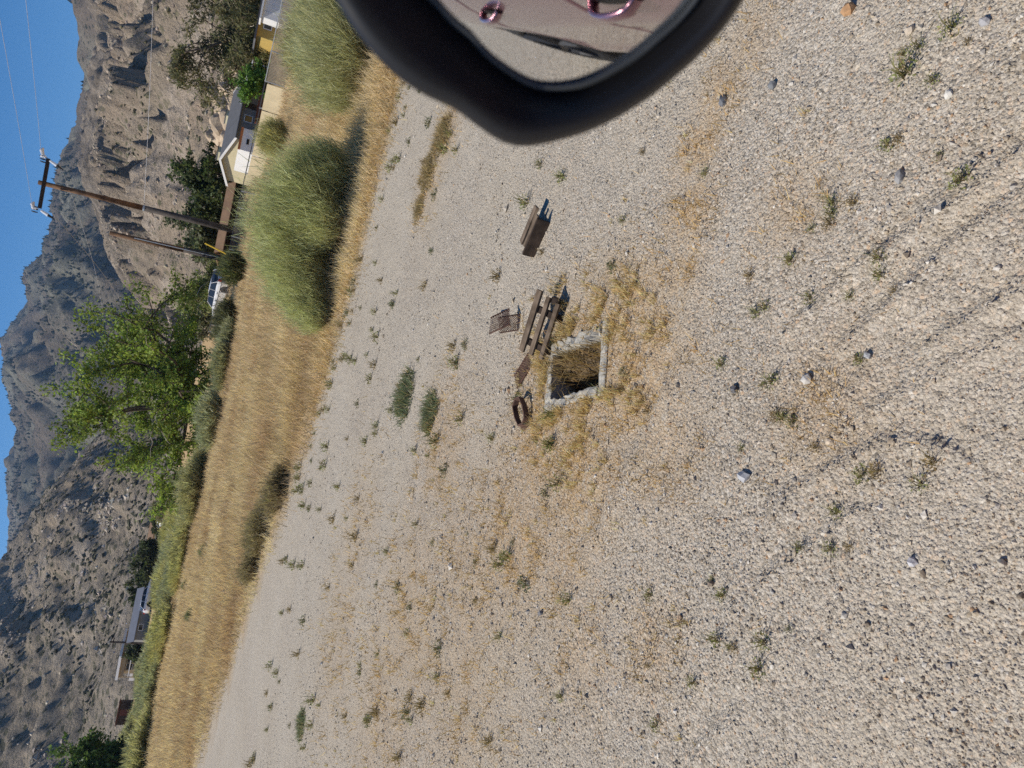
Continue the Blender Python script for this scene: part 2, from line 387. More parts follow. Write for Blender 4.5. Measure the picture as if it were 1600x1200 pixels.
# ------------------------------------------------------------------ mountains and hills
def mountain(name, crest_px, extra, rfoot, rcrest, na, nr, amp, wave, mat, zfoot, power, rockf, seed, back=1.35, crest_rough=0.02):
    pts = sorted([azel(*p) for p in crest_px] + [(math.radians(a), math.radians(e)) for a, e in extra])
    A = np.array([p[0] for p in pts]); E = np.array([p[1] for p in pts])
    az = np.linspace(A[0], A[-1], na); el = np.interp(az, A, E)
    k = max(1, na // 260); ker = np.hanning(2 * k + 3); ker /= ker.sum()
    el = np.convolve(np.pad(el, k + 1, mode='edge'), ker, 'valid')
    s = np.concatenate([np.linspace(0, 1, nr) ** 1.0, np.linspace(1, back, nr // 6 + 1)[1:]])
    rf = np.interp(az, *rfoot) if isinstance(rfoot, tuple) else np.full(na, float(rfoot))
    rc = np.interp(az, *rcrest) if isinstance(rcrest, tuple) else np.full(na, float(rcrest))
    rc = rc * (1 + 0.06 * pnoise(az * 9, az * 0, seed + 9))
    AZ, S = np.meshgrid(az, s)
    R = rf + S * (rc - rf)
    zc = rc * np.tan(el) + EYE
    env = np.clip(S, 0, 1) ** power
    X = R * np.sin(AZ); Y = R * np.cos(AZ)
    Z = zfoot + (zc - zfoot) * env
    fall = np.clip(S - 1, 0, None); Z = Z - fall * (zc - zfoot) * 1.1
    w = np.sin(np.clip(S, 0, 1) * math.pi) ** 0.7
    rd = ridged(X / wave, Y / (wave * 1.7), 5, seed) - 0.6
    fb = fbm(X / (wave * .22), Y / (wave * .22), 4, seed + 30)
    hh = np.minimum(1, (zc - zfoot) / (amp * 4.2))
    rock, talus, dz = rockf(AZ, S, X, Y, Z, rd, fb)
    Z = Z + (amp * rd * w + amp * 0.22 * fb * np.minimum(1, S * 6)) * hh + dz
    sc_ = np.clip(S, 0, 1); lim = EYE + R * np.tan(el) * (0.84 + 0.16 * sc_ + (0.10 * fb + 0.05 * (rd - .4)) * np.minimum(1, (1 - sc_) * 7))
    Z = np.minimum(Z, np.where(S <= 1, lim, EYE + rc * np.tan(el) * (1 + .2 * (S - 1))))
    Z = Z + zc * crest_rough * fbm(az * 60, az * 0 + seed, 4, seed + 50, 0.6) * np.exp(-((S - 1) / 0.18) ** 2)
    n2, n1 = X.shape; ii = np.arange(n1 * n2).reshape(n2, n1)
    FF = np.stack([ii[:-1, :-1], ii[:-1, 1:], ii[1:, 1:], ii[1:, :-1]], -1).reshape(-1, 4)
    gg = Geo(); gg.add(np.stack([X, Y, Z], -1), FF, np.stack([rock, talus, rock * 0], -1).reshape(-1, 3))
    struct(gg.build(name, mat, smooth=True))
    return X, Y, Z, S, rock

def rock_left(AZ, S, X, Y, Z, rd, fb):
    rk = sstep(0.28, 0.5, fbm(X / 22, Y / 22, 4, 71)) * 0.8
    out = np.clip(fbm(X / 9, Y / 9, 3, 72), 0, 1) * 5 * rk
    return rk, sstep(-.1, .4, fbm(X / 40, Y / 40, 4, 73)) * .5, out
def rock_right(AZ, S, X, Y, Z, rd, fb):
    a = np.degrees(AZ)
    band = sstep(3.5, 6, a) * (1 - sstep(15, 17.5, a))
    cl = band * sstep(.48, .56, S + 0.06 * fb) * (1 - sstep(.88, .97, S + .05 * fb))
    cl = np.clip(cl + 0.8 * sstep(.80, .9, S) * sstep(16, 18, a) * sstep(-.1, .2, fb) + .75 * sstep(.15, .45, fbm(X / 35, Y / 35, 4, 82)) * sstep(.12, .3, S), 0, 1)
    col = sstep(.1, .6, np.clip(1 - 2.2 * np.abs(pnoise(X / 30, Z / 95 + Y / 140, 83)), 0, 1))
    lay = np.floor((Z + 14 * fb) / 24); st = (Z + 14 * fb) / 24 - lay
    but = ridged(X / 34, Y / 90, 4, 86) - .5
    dz = 1.35 * cl * (34 * (sstep(.4, .6, st) - st) + 16 * col - 8 + 20 * but + 10 * np.clip(fbm(X / 11, Y / 11, 3, 84), -.4, 1))
    tal = sstep(.05, .35, fbm((X + Y * .5) / 35, Y / 120, 4, 85)) * (1 - .5 * cl)
    return cl, tal, dz
def rock_far(AZ, S, X, Y, Z, rd, fb):
    rk = sstep(.1, .5, fbm(X / 120, Y / 120, 5, 91) + .25 * rd) * .8
    return rk, sstep(.0, .5, fbm(X / 200, Y / 200, 4, 92)) * .5, 26 * rk * np.clip(fbm(X / 45, Y / 45, 4, 93), -.2, 1)

FAR = mountain('far_mountain', [(x_ + 8, y_) for x_, y_ in [(107, 20), (122, 45), (125, 80), (124, 130), (113, 165), (105, 200), (97, 230), (93, 260), (85, 300), (78, 345), (68, 380), (48, 420), (40, 440), (46, 456), (30, 480), (14, 520), (8, 550), (3, 575), (12, 600), (17, 640), (22, 660), (22, 700), (15, 730), (10, 780), (5, 830), (4, 870), (0, 885)]],
    [(-75, 7), (-50, 8.5), (-35, 9.5), (-25, 9.2), (22, 11.4), (30, 11), (45, 9), (75, 6)], 760, (np.radians([-75, -5, 8, 14, 20, 75]), [2600, 2500, 2100, 1500, 1350, 1500]), 680, 230, 120, 420, M['hill_far'], 2, 1.35, rock_far, 300, crest_rough=0.012)
LEFT = mountain('sage_hill', [(0, 888), (30, 834), (69, 780), (99, 747), (129, 708), (165, 670), (205, 632), (250, 596), (280, 570)],
    [(-80, 9), (-55, 12.5), (-40, 12.8), (-28, 11.8), (-22, 10.3), (0.5, .35)], (np.radians([-80, -25, -12, 0]), [190, 190, 240, 300]), (np.radians([-80, -20, -8, 0]), [720, 690, 560, 420]), 560, 230, 20, 105, M['hill_left'], 0.6, 1.35, rock_left, 500, crest_rough=0.022)
RIGHT = mountain('rocky_hill', [(141, 0), (159, 39), (154, 90), (144, 150), (135, 210), (129, 270), (144, 315), (168, 405), (210, 456), (245, 520), (275, 570)],
    [(-6.5, .3), (22, 10.4), (30, 11.5), (45, 12), (80, 8)], (np.radians([-7, 2, 8, 20, 80]), [320, 230, 150, 120, 120]), (np.radians([-7, 3, 10, 20, 80]), [520, 720, 900, 950, 900]), 560, 300, 32, 120, M['hill_right'], 0.6, 1.85, rock_right, 700, crest_rough=0.02)

def blob_template(n=1, seed=0, flat=1.0):
    # irregular octahedron-like lump with 14 vertices / 24 triangles
    v = np.array([(1, 0, 0), (-1, 0, 0), (0, 1, 0), (0, -1, 0), (0, 0, 1), (0, 0, -1)] + [(a, b, c) for a in (.58, -.58) for b in (.58, -.58) for c in (.58, -.58)], float)
    ax = {(0, 1): 0, (0, -1): 1, (1, 1): 2, (1, -1): 3, (2, 1): 4, (2, -1): 5}
    f = []
    def ci(a, b, c): return 6 + (0 if a > 0 else 4) + (0 if b > 0 else 2) + (0 if c > 0 else 1)
    for axis in range(3):
        for sg in (1, -1):
            cs = []
            o = [k for k in range(3) if k != axis]
            for p, q in ((1, 1), (-1, 1), (-1, -1), (1, -1)):
                t = [0, 0, 0]; t[axis] = sg; t[o[0]] = p; t[o[1]] = q; cs.append(ci(*t))
            if (sg > 0) != (axis == 1): pass
            else: cs = cs[::-1]
            for i in range(4): f.append((ax[(axis, sg)], cs[i], cs[(i + 1) % 4]))
    return v, np.array(f)
BLOB_V, BLOB_F = blob_template()
OCT_V = BLOB_V[:6]; OCT_F = np.array([(0, 2, 4), (2, 1, 4), (1, 3, 4), (3, 0, 4), (2, 0, 5), (1, 2, 5), (3, 1, 5), (0, 3, 5)])
def scatter(geo, P, size, colors, tv=OCT_V, tf=OCT_F, jit=0.3, flat=0.7, r=rng):
    n = len(P)
    if n == 0: return
    k = len(tv)
    V = np.repeat(tv[None], n, 0) * (1 + jit * r.uniform(-1, 1, (n, k, 1)))
    a = r.uniform(0, 2 * math.pi, n); ca, sa = np.cos(a)[:, None], np.sin(a)[:, None]
    sx = r.uniform(.7, 1.3, (n, 1)); sy = r.uniform(.7, 1.3, (n, 1)); fz = flat * r.uniform(.7, 1.3, (n, 1))
    x, y, z = V[..., 0] * sx, V[..., 1] * sy, V[..., 2] * fz
    t = r.uniform(-.4, .4, (n, 1)); x, z = x * np.cos(t) - z * np.sin(t), x * np.sin(t) + z * np.cos(t)
    W = np.stack([x * ca - y * sa, x * sa + y * ca, z], -1) * np.asarray(size).reshape(n, 1, 1) + P[:, None, :]
    FF = (tf[None] + (np.arange(n) * k)[:, None, None]).reshape(-1, 3)
    geo.add(W.reshape(-1, 3), FF, np.repeat(colors, k, 0))
def pick(D, n, s0, s1, r, azlim=(-40, 32), cond=None):
    X, Y, Z, S, rk = D
    A = np.degrees(np.arctan2(X, Y)); m = (S > s0) & (S < s1) & (A > azlim[0]) & (A < azlim[1])
    if cond is not None: m &= cond(X, Y, Z, S, rk, A)
    m[-1, :] = False; m[:, -1] = False
    ii = r.choice(np.flatnonzero(m.ravel()), n); j, i = np.unravel_index(ii, X.shape); u = r.uniform(0, 1, n); v = r.uniform(0, 1, n)
    def bl(A): return (A[j, i] * (1 - u) + A[j, i + 1] * u) * (1 - v) + (A[j + 1, i] * (1 - u) + A[j + 1, i + 1] * u) * v
    return np.stack([bl(X), bl(Y), bl(Z)], 1)
def tone(n, base, var, r=rng):
    base = np.asarray(base); return np.clip(base * (1 + var * r.normal(0, 1, (n, 1))) * (1 + 0.025 * r.normal(0, 1, (n, 3))), 0.005, 1)
g = Geo(); P = pick(LEFT, 9000, .02, 1.0, rng, cond=lambda X, Y, Z, S, rk, A: fbm(X / 60, Y / 60, 3, 41) > -.15)
scatter(g, P, np.abs(rng.normal(.5, .3, len(P))) + .25, tone(len(P), (.095, .09, .055), .3))
stuff(tag(g.build('hillside_scrub', M['vcol'], smooth=False), 'dark sage scrub dotted over the left hillside', 'scrub'))
g = Geo(); P = pick(LEFT, 4200, .03, 1.0, rng, cond=lambda X, Y, Z, S, rk, A: (rk > .15))
P = np.r_[P, pick(LEFT, 1500, .03, 1.0, rng)]
scatter(g, P, np.abs(rng.normal(.35, .3, len(P))) + .2, tone(len(P), (.50, .43, .35), .22), flat=.8)
stuff(tag(g.build('hillside_rocks', M['vcol']), 'pale rocks strewn over the left hillside', 'rocks'))
g = Geo(); P = pick(RIGHT, 5000, .03, 1.0, rng, cond=lambda X, Y, Z, S, rk, A: (fbm(X / 60, Y / 60, 3, 42) > -.05) & (rk < .6))
scatter(g, P, np.abs(rng.normal(.5, .3, len(P))) + .25, tone(len(P), (.13, .12, .065), .3))
stuff(tag(g.build('hillside_scrub', M['vcol']), 'olive scrub dotted over the right rocky hillside', 'scrub'))
g = Geo(); P = np.r_[pick(RIGHT, 4000, .02, .5, rng, cond=lambda X, Y, Z, S, rk, A: rk > .3), pick(RIGHT, 3000, .02, .5, rng)]
scatter(g, P, np.abs(rng.normal(.28, .3, len(P))) + .15, tone(len(P), (.46, .38, .29), .22), BLOB_V, BLOB_F, flat=.9)
stuff(tag(g.build('hillside_rocks', M['vcol']), 'tan granite rocks strewn over the right hillside', 'rocks'))
# pines standing on the far mountain: cones, a wood too far to count
g = Geo(); P = np.r_[pick(FAR, 70, .98, 1.02, rng, (-24, 8)), pick(FAR, 7000, .2, .9, rng, (-36, 9), lambda X, Y, Z, S, rk, A: fbm(X / 160, Y / 160, 3, 43) > -.1), pick(FAR, 24, .98, 1.02, rng, (8, 24))]
cone_v = np.array([(math.cos(a) * .24, math.sin(a) * .24, .12) for a in np.arange(5) * 1.2566] + [(math.cos(a) * .05, math.sin(a) * .05, -.1) for a in np.arange(5) * 1.2566] + [(0, 0, 1)])
cone_f = np.array([(i, (i + 1) % 5, 10) for i in range(5)] + [(i, i + 5, (i + 1) % 5) for i in range(5)])
n = len(P); V = cone_v[None] * rng.uniform(3, 7.5, (n, 1, 1)) * np.array([1.5, 1.5, 1.0]) * (1 + .2 * rng.normal(0, 1, (n, 11, 1))) + P[:, None]
g.add(V.reshape(-1, 3), (cone_f[None] + (np.arange(n) * 11)[:, None, None]).reshape(-1, 3), np.repeat(tone(n, (.04, .05, .032), .25), 11, 0))
stuff(tag(g.build('mountain_pines', M['vcol']), 'scattered dark pines on the far mountain and its crest', 'trees'))

# ------------------------------------------------------------------ haze
ht = NT('thin_mountain_haze')
pv = ht.n('ShaderNodeVolumePrincipled'); pv.inputs['Color'].default_value = (0.40, 0.64, 1.0, 1); pv.inputs['Density'].default_value = 0.00009; pv.inputs['Anisotropy'].default_value = 0.25
ht.link(pv.outputs[0], ht.out.inputs['Volume'])
g = Geo(); g.box((-5200, -5200, -2.0), (5200, 5200, 640.0))
HZ = stuff(tag(g.build('haze', ht.mat), 'thin blue haze in front of the far mountains', 'haze'))

# ------------------------------------------------------------------ plants: builders
def blades(geo, P, h, w, lean, cb, ct, r=rng, mid=True):
    n = len(P); h = np.broadcast_to(h, (n,)); w = np.broadcast_to(w, (n,)); lean = np.broadcast_to(lean, (n,))
    a = r.uniform(0, 2 * math.pi, n); b = r.uniform(0, 2 * math.pi, n)
    side = np.c_[np.cos(a), np.sin(a), np.zeros(n)] * (w / 2)[:, None]
    out = np.c_[np.cos(b), np.sin(b), np.zeros(n)] * (lean * h)[:, None]
    tip = P + out + np.c_[np.zeros((n, 2)), h * np.sqrt(np.clip(1 - lean ** 2 * .6, .1, 1))]
    if not mid:
        V = np.stack([P - side, P + side, tip], 1); k = 3; f = np.array([(0, 1, 2)])
        C = np.stack([cb, cb, ct], 1)
        geo.add(V.reshape(-1, 3), (f[None] + (np.arange(n) * k)[:, None, None]).reshape(-1, 3), C.reshape(-1, 3)); return
    m = P + out * .32 + np.c_[np.zeros((n, 2)), h * .58]
    V = np.stack([P - side, P + side, m + side * .8, m - side * .8, tip], 1); k = 5
    C = np.stack([cb, cb, (cb + ct) / 2, (cb + ct) / 2, ct], 1)
    base = (np.arange(n) * k)[:, None, None]
    q = (np.array([(0, 1, 2, 3)])[None] + base).reshape(-1, 4); t3 = (np.array([(3, 2, 4)])[None] + base).reshape(-1, 3)
    s = geo; s.v.append(V.reshape(-1, 3)); s.f += [q + s.n, t3 + s.n]; s.m += [np.zeros(len(q), np.int32), np.zeros(len(t3), np.int32)]; s.c.append(C.reshape(-1, 3)); s.n += n * k

def brooms(geo, c, rad, height, n, cb, ct, r, width=.011, curl=.35, spread=1.0):
    """a dome of thin stems fanning out from a woody base, feathered with short twigs"""
    u = r.uniform(0, 1, n) ** .5; a = r.uniform(0, 2 * math.pi, n)
    dirx = np.cos(a) * u; diry = np.sin(a) * u
    base = np.c_[c[0] + dirx * rad * .32, c[1] + diry * rad * .32, c[2] + np.zeros(n)]
    L = height * np.sqrt(np.clip(1 - .55 * u ** 2, .2, 1)) * r.uniform(.6, 1.08, n) * (1 + .6 * pnoise(dirx * 2.6 + c[0] * 3, diry * 2.6 + height, 77))
    out = np.c_[dirx, diry] * (rad * .72 * spread) * r.uniform(.75, 1.25, (n, 1)) + r.normal(0, .08 * rad, (n, 2))
    def pt(t): return base + np.c_[out * (t[:, None] ** (1 + curl)), L * t]
    clump = (.5 + .9 * fbm(dirx * 3.1 + c[1], diry * 3.1 + c[0], 3, 78))[:, None]      # tone differs from spray to spray
    dry = np.array((.50, .43, .28))
    tipc = np.clip(ct * (.5 + .85 * clump) * .85 + dry * .18 * (1.2 - clump), .01, 1)
    # short twigs
    t1 = r.uniform(.22, 1.0, n) ** .75; p0 = pt(t1) + r.normal(0, .03, (n, 3)) * (1 + rad)
    d = np.c_[out * .9 / (height + .1), np.full(n, .9)] + r.normal(0, .5, (n, 3)); d /= np.linalg.norm(d, axis=1)[:, None]
    ll = (height * r.uniform(.08, .26, n) + width * 3)[:, None]
    wv = r.uniform(0, 2 * math.pi, n); side = np.c_[np.cos(wv), np.sin(wv), np.zeros(n)] * (width / 2 * r.uniform(.6, 1.3, n))[:, None]
    V = np.stack([p0 - side, p0 + side, p0 + d * ll], 1); k0 = cb * (1 - t1[:, None]) + tipc * t1[:, None]; C = np.stack([k0 * .9, k0 * .9, tipc], 1)
    geo.add(V.reshape(-1, 3), np.arange(n * 3).reshape(-1, 3), C.reshape(-1, 3))
    # long stems
    m = n // 4; t0 = r.uniform(0, .4, m); e = slice(0, m)
    def pm(t): return base[e] + np.c_[out[e] * (t[:, None] ** (1 + curl)), L[e] * t]
    q0, q1, q2 = pm(t0), pm(t0 + (1 - t0) * .55), pm(np.ones(m)) + r.normal(0, .06, (m, 3)); sd = side[e] * .8
    V = np.stack([q0 - sd, q0 + sd, q1 + sd * .8, q1 - sd * .8, q2], 1); C = np.stack([cb[e], cb[e], (cb[e] + tipc[e]) / 2, (cb[e] + tipc[e]) / 2, tipc[e]], 1)
    b = (np.arange(m) * 5)[:, None, None]
    q = (np.array([(0, 1, 2, 3)])[None] + b).reshape(-1, 4); t3 = (np.array([(3, 2, 4)])[None] + b).reshape(-1, 3)
    s = geo; s.v.append(V.reshape(-1, 3)); s.f += [q + s.n, t3 + s.n]; s.m += [np.zeros(len(q), np.int32), np.zeros(len(t3), np.int32)]; s.c.append(C.reshape(-1, 3)); s.n += m * 5

def leaves(geo, P, size, cols, r, droop=0.0, ratio=.55):
    n = len(P); size = np.broadcast_to(size, (n,))
    d = r.normal(0, 1, (n, 3)); d[:, 2] -= droop; d /= np.linalg.norm(d, axis=1)[:, None]
    e = np.cross(d, r.normal(0, 1, (n, 3))); e /= np.linalg.norm(e, axis=1)[:, None] + 1e-9
    d = d * (size / 2)[:, None]; e = e * (size * ratio / 2)[:, None]
    V = np.stack([P - d, P + e - d * .1, P + d, P - e - d * .1], 1)
    geo.add(V.reshape(-1, 3), (np.array([(0, 1, 2, 3)])[None] + (np.arange(n) * 4)[:, None, None]).reshape(-1, 4), np.repeat(cols, 4, 0))

def tree(name, loc, H, crown, seed, label, leafcol, nleaf, lsize, trunk_r=.25, split=.22, limbs=7, droop=.0, dead=0, ratio=.55, clump=.5, up=.55, group=None, cat='tree', barkmat=None, lean=(0, 0)):
    """tapered trunk, forking limbs, twigs, and leaves gathered in clumps along the twigs; crown = half widths"""
    r = np.random.default_rng(seed)
    root = empty(name, (loc[0], loc[1], float(base_z(np.array(loc[0]), np.array(loc[1]))) - .05))
    tg = Geo(); lg = Geo(); dg = Geo()
    top = np.array([lean[0], lean[1], H * split])
    tg.tube([(0, 0, -.2), (lean[0] * .3, lean[1] * .3, H * split * .5), top], [trunk_r * 1.25, trunk_r, trunk_r * .85], 9)
    twigs = []
    def grow(p, d, L, rad, depth):
        pts = [p]; q = p.copy(); dd = d.copy()
        for k in range(4):
            dd = dd + r.normal(0, .16, 3) + np.array([0, 0, .05 - droop * .09 * (depth + 1)]); dd /= np.linalg.norm(dd)
            q = q + dd * L / 4; pts.append(q.copy())
        (tg if depth == 0 else lg).tube(pts, np.linspace(rad, rad * .45, 5), 6 if depth < 2 else 4, cap=False)
        if depth >= 2: twigs.append(np.array(pts)); return
        for k in range(5 if depth == 0 else 4):
            i = r.integers(1, 5); nd = dd * .55 + r.normal(0, .62, 3) + np.array([0, 0, .12 - droop * .4]); nd /= np.linalg.norm(nd)
            grow(pts[i], nd, L * r.uniform(.45, .7), rad * .42, depth + 1)
    for k in range(limbs):
        a = 2 * math.pi * k / limbs + r.uniform(-.4, .4); e = r.uniform(.25, 1.25) * up / .55
        d = np.array([math.cos(a) * math.cos(e), math.sin(a) * math.cos(e), math.sin(e)])
        # scale so the limb ends near the crown's ellipsoid
        Lk = 1 / math.sqrt((d[0] / crown[0]) ** 2 + (d[1] / crown[1]) ** 2 + (d[2] / (H * (1 - split) * .95)) ** 2)
        st = top * r.uniform(.75, 1.0)
        grow(st, d, Lk * .72, trunk_r * .5, 0)
    T = np.array(twigs); nt = len(T)
    ti = r.integers(0, nt, nleaf); si = r.integers(0, 4, nleaf); fr = r.uniform(0, 1, (nleaf, 1))
    P = T[ti, si] * (1 - fr) + T[ti, si + 1] * fr + r.normal(0, clump * .45, (nleaf, 3)) * np.array([1, 1, .7])
    P[:, 2] = np.maximum(P[:, 2], H * .03)
    tt = r.normal(0, .22, nt)[ti]
    cols = np.clip(np.asarray(leafcol) * (1 + tt[:, None] + r.normal(0, .18, (nleaf, 1))) * (1 + r.normal(0, .07, (nleaf, 3))), .008, 1)
    cg = Geo(); leaves(cg, P, lsize * r.uniform(.6, 1.4, nleaf), cols, r, droop, ratio)
    for k in range(dead):
        dg = Geo(); p = T[r.integers(0, nt), 3]; out = p - np.array([0, 0, H * .4]); out /= np.linalg.norm(out)
        pts = [p]
        for j in range(4): pts.append(pts[-1] + (out + r.normal(0, .45, 3)) * H * .035)
        dg.tube(pts, np.linspace(.035, .012, 5), 4, cap=False); dg.build('dead_branch', M['twig'], root, True)
    tg.build('trunk', barkmat or M['bark'], root, True)
    lg.build('limbs', barkmat or M['bark'], root, True)
    cg.build('crown', M['leaf'], root)
    tag(root, label, cat, group)
    return root

# ------------------------------------------------------------------ loose gravel, stones
n = 95000
yy = 0.75 * (9.5 / 0.75) ** rng.uniform(0, 1, n) ; xx = rng.uniform(-1, 1, n) * (0.75 + yy * 0.62) + .12 * yy * 0
ok = (field_mask(xx, yy) < .4); u, v = box_uv(xx, yy); ok &= ~((np.abs(u) < BOX_W) & (np.abs(v) < BOX_L)); xx, yy = xx[ok], yy[ok]
sz = np.exp(rng.normal(math.log(.0026), .45, len(xx))) * (0.75 + .15 * np.minimum(yy, 4.0))
rough = np.clip(.5 + fbm(xx * 1.2, yy * 1.2, 3, 23), 0.1, 1); sz *= .7 + .6 * rough
pal = np.array([(.52, .44, .33), (.58, .52, .43), (.40, .37, .33), (.68, .64, .57), (.30, .275, .25), (.50, .33, .20), (.34, .28, .21)])
pc = pal[rng.choice(7, len(xx), p=[.31, .25, .13, .13, .05, .05, .08])] * .95
g = Geo(); scatter(g, np.c_[xx, yy, ground_z(xx, yy) + sz * .25], sz, pc * (1 + .12 * rng.normal(0, 1, (len(xx), 1))), flat=.65)
big = rng.choice(len(xx), 420, replace=False); bs = np.exp(rng.normal(math.log(.0055), .35, 420))
scatter(g, np.c_[xx[big] + .02, yy[big], ground_z(xx[big] + .02, yy[big]) + bs * .3], bs, pc[big], BLOB_V, BLOB_F, flat=.7)
stuff(tag(g.build('loose_gravel', M['vcol']), 'loose pale gravel grains scattered over the open ground', 'gravel'))

STONES = [((1262, 592), .021, (.62, .60, .56), 'white angular stone with a dark shadow beside a dry weed'), ((1330, 17), .024, (.50, .30, .16), 'rust orange stone at the upper right of the photo'),
          ((1164, 745), .019, (.55, .56, .58), 'pale grey chip of stone on bare sand below the concrete box'), ((1408, 277), .015, (.33, .33, .33), 'flat grey half-buried stone near a wheel rut'),
          ((1542, 36), .016, (.42, .42, .44), 'small grey stone close to the car at the top right'), ((1486, 149), .011, (.70, .68, .62), 'small round white pebble in open gravel'),
          ((1133, 157), .021, (.17, .18, .20), 'dark slate stone beside the dry strip near the mirror'), ((1208, 134), .017, (.24, .25, .26), 'long dark grey stone above the weedy strip'),
          ((1357, 556), .014, (.44, .45, .46), 'small upright grey stone next to the white angular one'), ((1336, 560), .012, (.55, .45, .35), 'small tan stone left of the upright grey one'),
          ((1298, 690), .010, (.62, .52, .40), 'beige pebble on the sand below the white stone'), ((1431, 878), .012, (.68, .68, .70), 'bright white chip alone on fine sand'),
          ((1112, 912), .013, (.30, .24, .19), 'brown stone among small weeds at the lower left'), ((1063, 965), .012, (.46, .34, .24), 'reddish pebble beside a dark weed tuft'),
          ((1150, 608), .014, (.16, .16, .17), 'dark stone in the gravel right of the concrete box'), ((845, 958), .016, (.30, .30, .31), 'grey stone in the brown weedy patch'), ((1425, 48), .011, (.58, .5, .4), 'tan pebble beside a green weed at top right')]
for (px, py), s, c, lab in STONES:
    p = gp(px, py); r = np.random.default_rng(int(px * 7 + py))
    g = Geo(); scatter(g, np.array([[0, 0, s * .45]]), [s], np.array([c]), BLOB_V, BLOB_F, .22, .75, r)
    tag(g.build('stone', M['vcol'], loc=(p[0], p[1], float(ground_z(p[0], p[1])))), lab, 'stone', 'single stones on the gravel')

# ------------------------------------------------------------------ concrete valve box and the junk around it
def concrete():
    t = NT('weathered_concrete'); c = t.coord()
    n1 = t.noise(c, 14, 5, .7); n2 = t.noise(c, 90, 4, .7)
    col = t.ramp(n1, [(.3, (.28, .265, .235)), (.55, (.44, .42, .37)), (.75, (.54, .51, .44))])
    col = t.mix(t.ramp(n2, [(.45, 0.0), (.7, .6)]), col, (.20, .18, .15))
    return t.done(t.bsdf(col, .95, 0, .15, t.bump(n2, .8, .006)))
M['concrete'] = concrete()
M['soil'] = plain('dark_soil', (.10, .075, .05), .95, var=.4, scale=20)  # even dark tone for the pit floor
M['old_wood'] = woodmat('weathered_board', (.15, .105, .07), (.28, .215, .155), 9)
M['dark_wood'] = woodmat('dark_board', (.045, .032, .025), (.09, .062, .045), 9)
M['rust'] = plain('rusty_iron', (.13, .075, .055), .85, .25, .5, 40, .6, .002)
BM = np.eye(4); BM[:2, 0] = BOX_A; BM[:2, 1] = (-BOX_A[1], BOX_A[0]); BM[:2, 3] = BOX_C
def rough_bar(lo, hi, seed, chip, nseg=14):
    """a bar of concrete cut along its length into segments whose top and faces are chipped"""
    r = np.random.default_rng(seed); lo = np.array(lo, float); hi = np.array(hi, float); ax = int(np.argmax((hi - lo)[:2])); ot = 1 - ax
    gg = Geo(); V = []
    for i in range(nseg + 1):
        t = i / nseg; c = lo[ax] + t * (hi[ax] - lo[ax])
        j = lambda k: r.normal(0, chip * k)
        ring = [(lo[ot] + j(.3), lo[2]), (hi[ot] + j(.3), lo[2]), (hi[ot] + j(.5), hi[2] - abs(j(1.2)) - .006), (hi[ot] - .008 + j(.5), hi[2] - abs(j(1.5))), (lo[ot] + .008 + j(.5), hi[2] - abs(j(1.5))), (lo[ot] + j(.5), hi[2] - abs(j(1.2)) - .006)]
        for o_, z_ in ring:
            p = [0, 0, z_]; p[ax] = c; p[ot] = o_; V.append(p)
    F = [(i * 6 + k, i * 6 + (k + 1) % 6, (i + 1) * 6 + (k + 1) % 6, (i + 1) * 6 + k) for i in range(nseg) for k in range(6)]
    gg.add(np.array(V), np.array(F)); gg.f.append(np.array([[5, 4, 3, 2, 1, 0], [nseg * 6 + k for k in range(6)]])); gg.m.append(np.zeros(2, np.int32))
    return gg
vb = empty('concrete_box', (BOX_C[0], BOX_C[1], 0), math.atan2(BOX_A[1], BOX_A[0]))
W_, L_, T_ = BOX_W, BOX_L, .052
rough_bar((-W_, -L_, -.34), (W_, -L_ + T_, .014), 1, .003).build('rim_wall', M['concrete'], vb)['label'] = 'near rim with a clean straight edge'
rough_bar((-W_, L_ - T_, -.34), (W_, L_, .010), 2, .004).build('rim_wall', M['concrete'], vb)
rough_bar((-W_, -L_ + T_ + .002, -.34), (-W_ + T_, L_ - T_ - .002, .018), 3, .010).build('rim_wall', M['concrete'], vb)['label'] = 'chipped left rim'
rough_bar((W_ - T_, -L_ + T_ + .002, -.34), (W_, L_ - T_ - .002, .022), 4, .012).build('rim_wall', M['concrete'], vb)['label'] = 'broken right rim'
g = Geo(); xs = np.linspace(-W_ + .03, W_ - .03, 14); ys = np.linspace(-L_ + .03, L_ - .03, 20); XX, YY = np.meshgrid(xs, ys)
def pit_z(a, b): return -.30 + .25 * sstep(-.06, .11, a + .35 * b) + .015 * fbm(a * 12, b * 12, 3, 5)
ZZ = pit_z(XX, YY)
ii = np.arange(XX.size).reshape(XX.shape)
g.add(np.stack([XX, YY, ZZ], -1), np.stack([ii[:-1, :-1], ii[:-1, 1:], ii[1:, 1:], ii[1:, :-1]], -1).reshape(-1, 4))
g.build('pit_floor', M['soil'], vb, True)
tag(vb, 'broken square concrete box sunk in the gravel, open and full of dry weeds', 'concrete box')
g = Geo(); r = np.random.default_rng(5); n = 900
px_ = r.uniform(-W_ + .06, W_ - .05, n); py_ = r.uniform(-L_ + .06, L_ - .06, n); dens = sstep(-.12, .10, px_ + .25 * py_ + .05 * r.normal(0, 1, n)); kk = r.uniform(0, 1, n) < .12 + dens; px_, py_ = px_[kk], py_[kk]; n = len(px_)
w_ = np.c_[px_, py_] @ np.array([[BOX_A[0], BOX_A[1]], [-BOX_A[1], BOX_A[0]]]) + BOX_C
cb = tone(n, (.28, .18, .08), .3, r); ct = tone(n, (.60, .44, .22), .25, r)
blades(g, np.c_[w_, pit_z(px_, py_)], r.uniform(.05, .17, n), .004, r.uniform(.2, .95, n), cb, ct, r)
